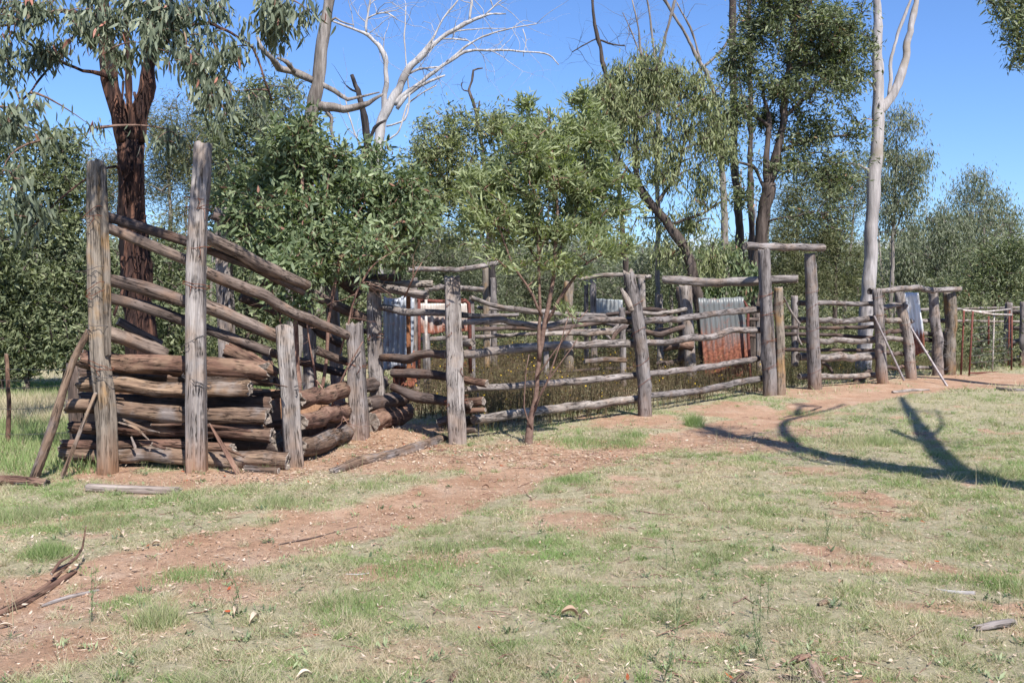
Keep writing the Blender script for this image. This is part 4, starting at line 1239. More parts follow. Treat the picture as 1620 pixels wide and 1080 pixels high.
# ---- stringybark over the ramp ---------------------------------------------------------------------
YT = 13.0
tree('stringybark_tree', 'big gum with shaggy red brown bark and drooping grey green leaves behind the ramp', 'tree', 11, YT,
     [[(238, 640, YT, 66), (222, 520, YT, 56), (214, 400, YT, 50), (209, 290, YT, 45), (208, 225, YT, 44)],
      [(202, 225, YT, 36), (186, 168, YT, 29), (171, 105, YT, 25), (162, 40, YT, 22), (156, -120, YT, 19)],
      [(214, 225, YT, 32), (226, 155, YT, 26), (236, 80, YT, 22), (243, -30, YT, 19), (248, -150, YT, 16)],
      [(208, 220, YT + .15, 16), (204, 130, YT + .2, 10), (200, 40, YT + .2, 9), (198, -60, YT, 10)],
      [(184, 122, YT, 9), (130, 112, 12.5, 6), (80, 90, 12, 5), (20, 50, 11.5, 4)],
      [(168, 30, YT, 9), (100, 18, 12, 7), (40, 35, 11.5, 5), (-40, 50, 11, 4)],
      [(168, 60, YT, 8), (120, 55, 12, 5), (60, 130, 11, 4), (10, 190, 10, 3)],
      [(232, 80, YT, 12), (290, 40, 12, 8), (340, 40, 11.5, 6), (400, 75, 11, 4), (430, 160, 11, 3)],
      [(240, -20, YT, 12), (290, -60, 11.6, 9), (360, -80, 10.5, 7), (450, -40, 10.2, 4)],
      [(240, -40, YT, 12), (280, -160, 11, 10), (300, -330, 9, 9), (330, -420, 8, 7), (364, -420, 7.2, 4)],
      [(160, -80, YT, 12), (100, -120, 11, 8), (20, -60, 10, 6), (-30, 120, 9.5, 4)],
      [(222, 400, YT, 5), (198, 455, 12.6, 5), (180, 500, 12.4, 4)],
      [(205, 300, YT, 5), (185, 262, 12.7, 4), (160, 268, 12.6, 3), (100, 310, 12.4, 3), (80, 330, 12.3, 2)]],
     [(280, 50, 55, 60, 60, 11.4), (230, 20, 60, 35, 45, 11.6), (330, 110, 40, 50, 36, 11), (345, 170, 32, 40, 18, 10.8), (160, 25, 55, 40, 34, 11.5), (60, 15, 70, 25, 34, 10.6),
      (90, 80, 50, 28, 26, 11), (35, 190, 42, 55, 22, 9.8), (25, 300, 34, 55, 20, 9.4), (262, 228, 26, 30, 12, 11.6), (455, 20, 42, 28, 34, 10.2), (435, 60, 20, 18, 7, 10.3),
      (385, 95, 25, 60, 10, 11), (145, 205, 12, 10, 3, 11.5), (300, 20, 90, 40, 30, 12.6), (5, 90, 20, 80, 16, 10.4), (200, 90, 45, 30, 14, 12.2),
      (364, -370, 150, 80, 60, 7.2), (160, -300, 140, 80, 50, 7.3), (330, -260, 130, 60, 30, 8.4), (250, -330, 120, 60, 40, 8.0), (200, -200, 120, 60, 36, 9.0)],
     .145, .034, 14, 'hang', M_LEAF_HANG, M_BARK_RED, dens=1.25, spread=.34, single=290, amp=.2, sides=26, droop=.1, tmat=M_TWIG, r_tip=.003, sq=7)

# hanging strips of bark on the stringybark trunk
g = Geo(); rg = RS(4)
for k in range(46):
    zpy = rg.uniform(100, 520)
    xx = np.interp(zpy, [100, 190, 300, 520], [200, 207, 211, 224]) + rg.uniform(-24, 24)
    Lh = rg.uniform(20, 60)
    p0_ = P(xx, zpy, YT - rg.uniform(.12, .22)); p1_ = P(xx + rg.uniform(-5, 5), zpy + Lh * .5, YT - rg.uniform(.2, .27)); p2_ = P(xx + rg.uniform(-9, 9), zpy + Lh, YT - rg.uniform(.2, .34))
    pth = crom(np.linspace(0, 2, 6), np.arange(3), np.array([p0_, p1_, p2_]))
    tubes([pth], [np.array([.016, .015, .012, .01, .007, .003]) * rg.uniform(.6, 1.3)], 4, .3, k, g)
rt = bpy.data.objects['stringybark_tree']
link('bark_strips', g.mesh('bark_strips', [M_BARK_RED], True, origin=rt.location), rt, loc=rt.location)['kind'] = 'stuff'

# ---- grey half-dead gum -------------------------------------------------------------------------------
tree('grey_gum_tree', 'grey barked leaning gum with crooked bare side limbs left of the white dead tree', 'tree', 12, 16.5,
     [[(462, 640, 0, 28), (468, 400, 0, 26), (484, 220, 0, 25), (500, 150, 0, 23), (508, 90, 0, 21), (516, 30, 0, 19), (524, -40, 0, 17)],
      [(498, 128, 0, 13), (470, 117, 0, 13), (445, 110, 0, 12), (430, 95, 16.2, 10), (412, 78, 16, 7), (407, 60, 16, 5)],
      [(470, 117, 0, 8), (455, 98, 16.2, 7), (440, 92, 16.2, 4)],
      [(500, 165, 0, 15), (541, 173, 0, 12), (567, 167, 0, 10), (590, 160, 0, 8), (607, 150, 0, 4)],
      [(505, 135, 0, 9), (530, 145, 0, 8), (548, 158, 0, 6), (575, 152, 0, 4), (600, 146, 0, 2)],
      [(515, 40, 0, 6), (532, 28, 0, 4), (540, 33, 0, 3), (560, 40, 0, 2)],
      [(505, 165, 0, 8), (525, 185, 0, 6), (522, 205, 0, 5), (530, 230, 0, 3)]],
     [(440, 70, 22, 15, 5), (445, 150, 30, 16, 8), (430, 180, 36, 20, 16), (400, 150, 18, 25, 6)], .11, .026, 10, 'hang', M_LEAF_HANG, M_BARK_GREY, spread=.4, amp=.12, sides=18, detail=1)

# ---- white dead tree --------------------------------------------------------------------------------
def twigs_on(rng, paths_, n, ln, rad, depth=2, upb=.3):
    """bare twigs sprouting from given limb paths -> extra paths"""
    out_p, out_r = [], []
    src = [(pp, rr) for pp, rr in paths_]
    for _ in range(n):
        pp, rr = src[rng.randint(len(src))]
        i = rng.randint(len(pp) // 3, len(pp))
        s = pp[i]
        d = unit(rng.normal(size=3) * np.array([1, .7, 1]) + np.array([0, 0, upb]) + unit(pp[-1] - pp[0]) * .6)
        l_ = ln * rng.uniform(.4, 1.3)
        k = 8
        pt = [s]
        for j in range(k - 1):
            d = unit(d + rng.normal(size=3) * .22)
            pt.append(pt[-1] + d * l_ / (k - 1))
        pt = np.array(pt)
        r0 = min(rr[i] * .6, rad * rng.uniform(.6, 1.3))
        out_p.append(pt); out_r.append(np.linspace(r0, r0 * .25, k))
        if depth > 1 and rng.uniform() < .6:
            src.append((pt, np.linspace(r0, r0 * .3, k)))
    return np.array(out_p), np.array(out_r)


def dead_tree(name, label, seed, Y, limbs, bmat, ntw=60, twl=1.0, twr=.014, amp=.1, group=None, cat='dead tree', sides=12, wsc=1.0):
    limbs = [[(a, b_, c_, w * wsc) for a, b_, c_, w in lb] for lb in limbs]
    root, pts = tree(name, label, cat, seed, Y, limbs, [], 0, 0, 0, '', None, bmat, amp=amp, group=group, sides=sides)
    if ntw:
        src = [p_ for p_ in pts[1:]] or pts
        pp, rr = twigs_on(RS(seed), src, ntw, twl, twr)
        g = tubes(pp, rr, 4, 0)
        link('twigs', g.mesh('twigs', [bmat], True, origin=root.location), root, loc=root.location)['kind'] = 'stuff'
    return root


dead_tree('dead_white_tree', 'tall bleached white dead tree with long bare limbs spreading right', 21, 25,
          [[(602, 620, 0, 26), (598, 400, 0, 24), (597, 270, 0, 22), (604, 190, 0, 22), (618, 160, 0, 20), (630, 141, 0, 17), (648, 107, 0, 14), (678, 78, 0, 12), (707, 55, 0, 10), (741, 35, 0, 8), (774, 22, 0, 5), (800, 22, 0, 2)],
           [(604, 200, 0, 13), (609, 155, 0, 12), (611, 100, 0, 11), (600, 70, 0, 10), (581, 54, 0, 8), (560, 46, 0, 6), (541, 39, 0, 5), (524, 33, 0, 3)],
           [(581, 54, 0, 5), (579, 40, 0, 5), (583, 18, 0, 4), (588, -10, 0, 3)],
           [(580, 30, 0, 4), (592, 23, 0, 4), (612, 20, 0, 3), (628, 31, 0, 2)],
           [(741, 36, 0, 6), (744, 15, 0, 5), (749, -15, 0, 4)], [(768, 24, 0, 4), (784, 8, 0, 3), (800, -6, 0, 2)],
           [(655, 98, 0, 7), (685, 62, 0, 5), (700, 33, 0, 4), (726, -2, 0, 3)],
           [(622, 165, 0, 12), (645, 145, 0, 10), (667, 130, 0, 8), (707, 100, 0, 7), (737, 82, 0, 6), (767, 80, 0, 5), (826, 81, 0, 4), (870, 87, 0, 3), (884, 103, 0, 2)],
           [(707, 100, 0, 6), (735, 75, 0, 5), (760, 59, 0, 4), (807, 46, 0, 3), (849, 38, 0, 2)],
           [(628, 172, 0, 9), (660, 138, 0, 8), (678, 128, 0, 6), (704, 120, 0, 3)],
           [(645, 118, 0, 6), (662, 109, 0, 5), (696, 106, 0, 3)], [(700, 62, 0, 4), (720, 61, 0, 4), (740, 64, 0, 3)],
           [(600, 230, 0, 5), (630, 210, 0, 4), (645, 165, 0, 4), (690, 135, 0, 2)], [(612, 200, 0, 5), (640, 190, 0, 4), (640, 60, 0, 3), (642, 10, 0, 2)],
           [(585, 262, 0, 6), (575, 240, 0, 5), (560, 210, 0, 4), (545, 150, 0, 2)], [(826, 46, 0, 2), (832, 60, 0, 2), (828, 90, 0, 1.5)],
           [(700, 60, 0, 3), (720, 50, 0, 3), (800, 45, 0, 2)]],
          M_BARK_WHITE, 340, 1.3, .011, .08, wsc=.76)
dead_tree('burnt_snag', 'blackened broken snag standing just left of the white dead tree', 22, 22,
          [[(594, 640, 0, 15), (590, 400, 0, 14), (583, 240, 0, 13), (575, 180, 0, 10), (566, 142, 0, 8), (556, 118, 0, 6)],
           [(566, 145, 0, 4), (556, 142, 0, 3), (548, 136, 0, 2)], [(583, 235, 0, 6), (592, 200, 0, 5), (610, 190, 0, 4)]], M_BARK_BLACK, 10, .5, .01)
dead_tree('dead_branch_tree', 'small black dead tree top with forked tip left of the young wattle', 23, 25,
          [[(775, 560, 0, 9), (770, 300, 0, 8), (757, 195, 0, 6), (750, 165, 0, 6), (741, 143, 0, 4), (748, 125, 0, 4), (750, 112, 0, 3), (764, 108, 0, 2)],
           [(752, 170, 0, 3), (756, 180, 0, 3), (759, 160, 0, 2)], [(743, 145, 0, 3), (732, 142, 0, 2), (730, 132, 0, 1.5)]], M_BARK_DARK, 4, .4, .008)
dead_tree('dead_tree', 'single dark bare stem above the drooping gum crown', 24, 27,
          [[(1000, 560, 0, 9), (975, 250, 0, 8), (955, 105, 0, 7), (945, 60, 0, 6), (938, 20, 0, 5), (939, -30, 0, 4)],
           [(945, 62, 0, 3), (970, 70, 0, 3), (990, 73, 0, 2)], [(944, 62, 0, 2), (925, 70, 0, 2), (905, 82, 0, 1.4)]], M_BARK_DARK, 50, 1.0, .007)
dead_tree('dead_tree', 'grey dead tree with many fine bare branches left of the two dark trunks', 25, 27,
          [[(1040, 560, 0, 12), (1040, 300, 0, 10), (1036, 90, 0, 5), (1030, 40, 0, 4), (1022, -10, 0, 3)],
           [(1042, 280, 0, 8), (1044, 95, 0, 7), (1055, 45, 0, 6), (1072, -10, 0, 5)],
           [(1040, 260, 0, 8), (1018, 110, 0, 5), (1012, 60, 0, 4), (1000, 0, 0, 3)],
           [(1016, 90, 0, 3), (1003, 60, 0, 3), (985, 20, 0, 2)]], M_BARK_GREY, 260, 1.1, .007, wsc=.8)
dead_tree('dead_tree', 'dead tree with two crossing pale limbs left of the two dark trunks', 26, 28,
          [[(1150, 560, 0, 14), (1145, 300, 0, 12), (1128, 140, 0, 9), (1112, 105, 0, 8), (1085, 55, 0, 7), (1062, 20, 0, 6), (1045, -10, 0, 5)],
           [(1095, 125, 0, 6), (1115, 105, 0, 5), (1145, 75, 0, 5), (1168, 30, 0, 4), (1180, 0, 0, 3)], [(1108, 95, 0, 4), (1090, 40, 0, 4), (1070, 5, 0, 3)],
           [(1118, 110, 0, 4), (1108, 150, 0, 3), (1100, 180, 0, 2)]], M_BARK_GREY, 110, 1.0, .008, wsc=.85)
dead_tree('pale_dead_gum', 'tall smooth pale dead gum with forked top right of the gateway', 27, 22.5,
          [[(1366, 600, 0, 25), (1371, 500, 0, 23), (1376, 420, 0, 20), (1383, 272, 0, 21), (1391, 190, 0, 19), (1389, 148, 0, 18), (1388, 40, 0, 14), (1388, -60, 0, 12)],
           [(1390, 185, 0, 12), (1400, 165, 0, 15), (1412, 152, 0, 15), (1432, 97, 0, 12), (1443, 35, 0, 10), (1454, -20, 0, 9)],
           [(1406, 152, 0, 5), (1412, 82, 0, 5), (1428, 31, 0, 5), (1445, -10, 0, 4)],
           [(1386, 145, 0, 5), (1380, 135, 22.3, 4), (1371, 126, 22.2, 3)], [(1376, 270, 0, 5), (1362, 263, 22.3, 4), (1346, 258, 22.2, 3)],
           [(1391, 172, 22.3, 4), (1391, 165, 22.2, 4), (1392, 160, 22.2, 2)]], M_BARK_PALE, 0, 1, .01, .04, sides=24)
tree('dark_trunk_tree', 'tall straight dark trunk running out of the picture top, thicker one of the pair', 'tree', 31, 24,
     [[(1173, 600, 0, 17), (1171, 420, 0, 15), (1162, 220, 0, 12), (1157, 0, 0, 10), (1155, -90, 0, 9)]], [], 0, 0, 0, '', None, M_BARK_DARK, amp=.08)
tree('dark_trunk_tree', 'thinner straight dark trunk just left of the leafy forked gum', 'tree', 32, 25,
     [[(1192, 600, 0, 12), (1190, 420, 0, 11), (1187, 220, 0, 9), (1185, 0, 0, 7), (1184, -60, 0, 6)]], [], 0, 0, 0, '', None, M_BARK_DARK, amp=.08)
tree('burnt_stump', 'short burnt black trunk standing behind the high back rail', 'tree', 33, 22,
     [[(780, 560, 0, 11), (779, 450, 0, 11), (778, 372, 0, 10)], [(778, 375, 0, 6), (775, 350, 0, 4), (768, 330, 0, 2)]], [], 0, 0, 0, '', None, M_BARK_BLACK, amp=.1)

# ---- broad leaved sapling in the ramp ------------------------------------------------------------------
tree('broadleaf_sapling', 'bushy broad leaved gum sapling with red stems growing up through the ramp rails', 'tree', 41, 11.5,
     [[(474, 670, 11.3, 10), (468, 560, 11.2, 9), (467, 460, 11.1, 8), (470, 380, 11.2, 7), (480, 280, 11.4, 5), (485, 215, 11.5, 3)],
      [(510, 660, 11.5, 7), (520, 520, 11.4, 6), (532, 430, 11.4, 5), (552, 360, 11.5, 4), (590, 300, 11.6, 3)],
      [(468, 440, 11.1, 5), (440, 380, 11.2, 4), (400, 320, 11.3, 3)], [(536, 410, 11.4, 4), (600, 370, 11.6, 3), (660, 330, 11.8, 2)],
      [(534, 420, 11.4, 4), (555, 300, 11.8, 3), (540, 240, 12, 2)], [(470, 400, 11.2, 4), (510, 340, 11.4, 3), (520, 270, 11.5, 2)]],
     [(475, 225, 48, 38, 62), (440, 270, 60, 45, 55, 11.8), (530, 290, 60, 50, 75, 11.8), (600, 310, 60, 45, 70, 11.9), (655, 320, 28, 40, 28, 12), (400, 310, 50, 45, 50, 12),
      (460, 340, 60, 45, 55, 11.4), (550, 370, 60, 40, 60, 11.6), (620, 390, 50, 30, 32, 12), (440, 395, 50, 35, 40, 11.2), (520, 420, 50, 22, 24, 11.5), (380, 370, 40, 40, 28, 12.2), (590, 250, 30, 20, 8, 12.3), (470, 410, 60, 30, 22, 10.7), (570, 400, 50, 30, 20, 11.0), (640, 360, 40, 40, 22, 11.6), (420, 350, 50, 40, 20, 11.2), (450, 470, 40, 30, 8, 10.8)],
     .10, .034, 15, 'out', M_LEAF_BROAD, M_BARK_SAP, dens=1.5, spread=.26, single=290, amp=.05, sides=10, tmat=M_BARK_SAP, sub=1)

# ---- young wattle in front of the fence ---------------------------------------------------------------
YW = 11.0
tree('young_wattle_tree', 'young wattle with slender reddish trunk standing in front of the yard fence', 'tree', 42, YW,
     [[(833, 715, YW, 14), (838, 680, YW, 11), (846, 630, YW, 9.5), (850, 590, YW, 8.5), (857, 545, YW, 7.5), (864, 505, YW, 6.5), (872, 455, YW, 7), (878, 400, YW, 7), (880, 330, YW, 5), (872, 230, YW, 3), (868, 175, YW, 2)],
      [(853, 570, YW, 7), (856, 500, YW, 6), (854, 440, YW, 5), (853, 380, YW, 6), (845, 300, YW, 4), (835, 210, YW, 2)],
      [(862, 510, YW, 5), (900, 450, 10.9, 5), (930, 415, 10.8, 4), (965, 395, 10.7, 3)],
      [(858, 500, YW, 5), (835, 455, 10.9, 4), (812, 420, 10.8, 4), (790, 360, 10.7, 3), (765, 320, 10.7, 2)],
      [(876, 420, YW, 6), (905, 350, 11.1, 5), (925, 280, 11.2, 4), (925, 200, 11.2, 2)], [(878, 380, YW, 4), (930, 330, 11.2, 3), (970, 310, 11.3, 2)],
      [(856, 420, YW, 4), (820, 360, 11.2, 3), (800, 280, 11.3, 2)],
      [(840, 680, 10.98, 3), (828, 650, 10.9, 2.5), (832, 600, 10.85, 2), (838, 560, 10.85, 1.4)], [(846, 650, 10.95, 3), (862, 610, 10.85, 2.5), (890, 570, 10.8, 2), (915, 535, 10.8, 1.4)],
      [(848, 640, 10.95, 3), (868, 600, 10.85, 2.5), (885, 545, 10.8, 2), (900, 500, 10.8, 1.4)], [(848, 600, 10.95, 3), (872, 560, 10.85, 2.5), (905, 520, 10.8, 2), (930, 490, 10.8, 1.4)]],
     [(850, 245, 75, 60, 105), (905, 300, 85, 65, 130, 11.2), (815, 310, 70, 60, 95), (775, 290, 45, 40, 36, 10.8), (955, 320, 45, 55, 50, 11.1), (838, 185, 30, 28, 18), (925, 210, 45, 45, 50, 11.2), (760, 345, 38, 34, 26, 10.7),
      (945, 385, 55, 26, 26, 10.7), (830, 365, 70, 26, 36), (895, 250, 60, 50, 55, 11.3), (925, 165, 25, 22, 12, 11.2), (985, 400, 14, 14, 3, 10.6), (850, 410, 60, 18, 12), (910, 480, 25, 20, 3, 10.8), (770, 395, 20, 12, 3, 10.6), (800, 415, 35, 14, 8, 10.8), (735, 300, 30, 40, 12, 10.8), (885, 430, 40, 14, 9, 10.8), (985, 330, 30, 50, 18, 11.1), (960, 230, 30, 30, 14, 11.2), (720, 380, 20, 18, 4, 10.7), (870, 370, 70, 40, 26, 10.9)],
       .102, .021, 20, 'up', M_LEAF_WATTLE, M_TWIG, dens=1.75, spread=.2, single=290, amp=.06, sides=12, tmat=M_BARK_SAP)

# bare dead twigs tangled in the ramp
rr_ = RS(99)
troot = thing('dead_shrub', 'bare dead shrub of pale tangled twigs between the ramp posts', 'dead shrub', G(500, 660))
troot.location.y = 11.2
lm_ = [path(pp) for pp in [[(512, 680, 11.2, 5), (500, 600, 11.1, 4), (488, 540, 11.0, 3), (482, 480, 11.0, 2)], [(540, 560, 11.1, 3), (560, 470, 11.0, 4), (590, 420, 10.95, 3), (612, 405, 10.9, 1.6)],
                           [(470, 640, 11.0, 4), (462, 560, 10.9, 3), (440, 500, 10.8, 2.5), (425, 430, 10.8, 1.6)], [(512, 680, 11.2, 5), (540, 600, 11.0, 3), (575, 540, 10.9, 2)],
                           [(640, 470, 11.4, 3), (655, 440, 11.2, 2.5), (668, 415, 11.2, 1.5)], [(500, 600, 11.1, 3), (530, 640, 10.8, 2.5), (548, 668, 10.5, 2)]]]
g = Geo()
for pp, rr in lm_:
    tubes([pp], [rr], 6, .1, 3, g)
pp, rr = twigs_on(rr_, lm_, 150, .45, .0045, upb=.1)
tubes(pp, rr, 3, 0, 0, g)
link('twigs', g.mesh('twigs', [M_BARK_SAP], True, origin=troot.location), troot, loc=troot.location)['kind'] = 'stuff'

# ---- mid distance gums ----------------------------------------------------------------------------------
tree('drooping_gum_tree', 'yellow green drooping gum with dark curving trunk behind the yard', 'tree', 51, 19.5,
     [[(1120, 620, 0, 17), (1098, 440, 0, 18), (1080, 385, 0, 17), (1050, 345, 0, 15), (1025, 320, 0, 14), (1008, 285, 0, 11), (1003, 240, 0, 8), (1010, 160, 0, 4)],
      [(1035, 328, 0, 7), (1070, 275, 0, 6), (1085, 200, 0, 4)], [(1010, 290, 0, 6), (970, 240, 0, 5), (940, 180, 0, 3)], [(1060, 355, 0, 5), (1110, 340, 0, 4), (1140, 320, 0, 3)]],
     [(1040, 140, 62, 40, 75), (965, 155, 50, 40, 50), (1000, 200, 85, 45, 75), (1080, 210, 50, 60, 50), (1050, 270, 55, 35, 24), (1115, 360, 40, 50, 22), (1090, 150, 35, 40, 30), (925, 190, 45, 45, 36), (1030, 375, 45, 45, 20), (950, 250, 50, 40, 26), (1120, 260, 30, 50, 20), (900, 290, 30, 50, 14), (1120, 430, 50, 30, 16), (1000, 120, 50, 25, 26), (1140, 190, 25, 60, 16)],
     .13, .028, 17, 'hang', M_LEAF_GUM, M_BARK_DARK, spread=.42, detail=1, r_tip=.005, sub=1, dens=1.5)
tree('forked_gum_tree', 'large leafy dark green gum whose black trunk forks beside the gateway', 'tree', 52, 21.5,
     [[(1190, 620, 0, 26), (1198, 440, 0, 22), (1208, 350, 0, 20), (1216, 290, 0, 22)], [(1217, 292, 0, 16), (1228, 250, 0, 15), (1238, 200, 0, 13), (1243, 140, 0, 10), (1255, 70, 0, 7), (1262, -20, 0, 5)],
      [(1213, 295, 0, 13), (1212, 245, 0, 11), (1218, 190, 0, 8), (1195, 110, 0, 5)], [(1211, 300, 0, 6), (1190, 262, 0, 5), (1160, 255, 0, 3)], [(1238, 190, 0, 7), (1280, 150, 0, 6), (1330, 100, 0, 4)],
      [(1230, 240, 0, 6), (1280, 220, 0, 5), (1340, 215, 0, 3)], [(1215, 200, 0, 6), (1170, 170, 0, 4), (1140, 190, 0, 3)]],
     [(1260, 55, 75, 50, 120), (1325, 45, 38, 48, 48), (1230, 5, 60, 35, 60), (1185, 105, 45, 45, 50), (1285, 125, 70, 45, 85), (1155, 180, 38, 55, 45), (1225, 175, 65, 45, 60), (1300, 190, 50, 40, 36), (1335, 115, 32, 38, 28),
      (1350, 205, 30, 26, 14), (1270, 260, 60, 30, 24), (1300, 320, 55, 45, 26), (1140, 245, 30, 26, 16), (1260, -50, 90, 40, 30), (1365, 60, 14, 60, 12), (1200, 60, 30, 50, 24), (1300, 270, 50, 30, 24), (1180, 300, 40, 30, 12), (1340, 260, 40, 30, 14)],
     .13, .034, 17, 'out', M_LEAF_DARK, M_BARK_DARK, spread=.42, detail=1, r_tip=.005, sub=1, amp=.1, dens=1.5)
tree('round_gum_tree', 'bushy yellow green gum between the white dead tree and the young wattle', 'tree', 53, 22,
     [[(600, 620, 0, 12), (625, 430, 0, 10), (660, 375, 0, 10), (695, 335, 0, 8), (715, 270, 0, 5)], [(690, 340, 0, 6), (650, 280, 0, 4)], [(705, 320, 0, 6), (760, 260, 0, 4), (800, 230, 0, 3)]],
     [(685, 225, 50, 30, 44), (760, 208, 55, 30, 50), (720, 265, 75, 45, 80), (800, 225, 50, 35, 34), (665, 285, 42, 45, 40), (740, 320, 65, 35, 40), (650, 345, 30, 40, 22), (690, 370, 50, 30, 18), (820, 290, 60, 50, 30)],
     .13, .034, 17, 'any', M_LEAF_GUM, M_BARK_DARK, spread=.45, detail=1, r_tip=.005, sub=1, dens=1.6)

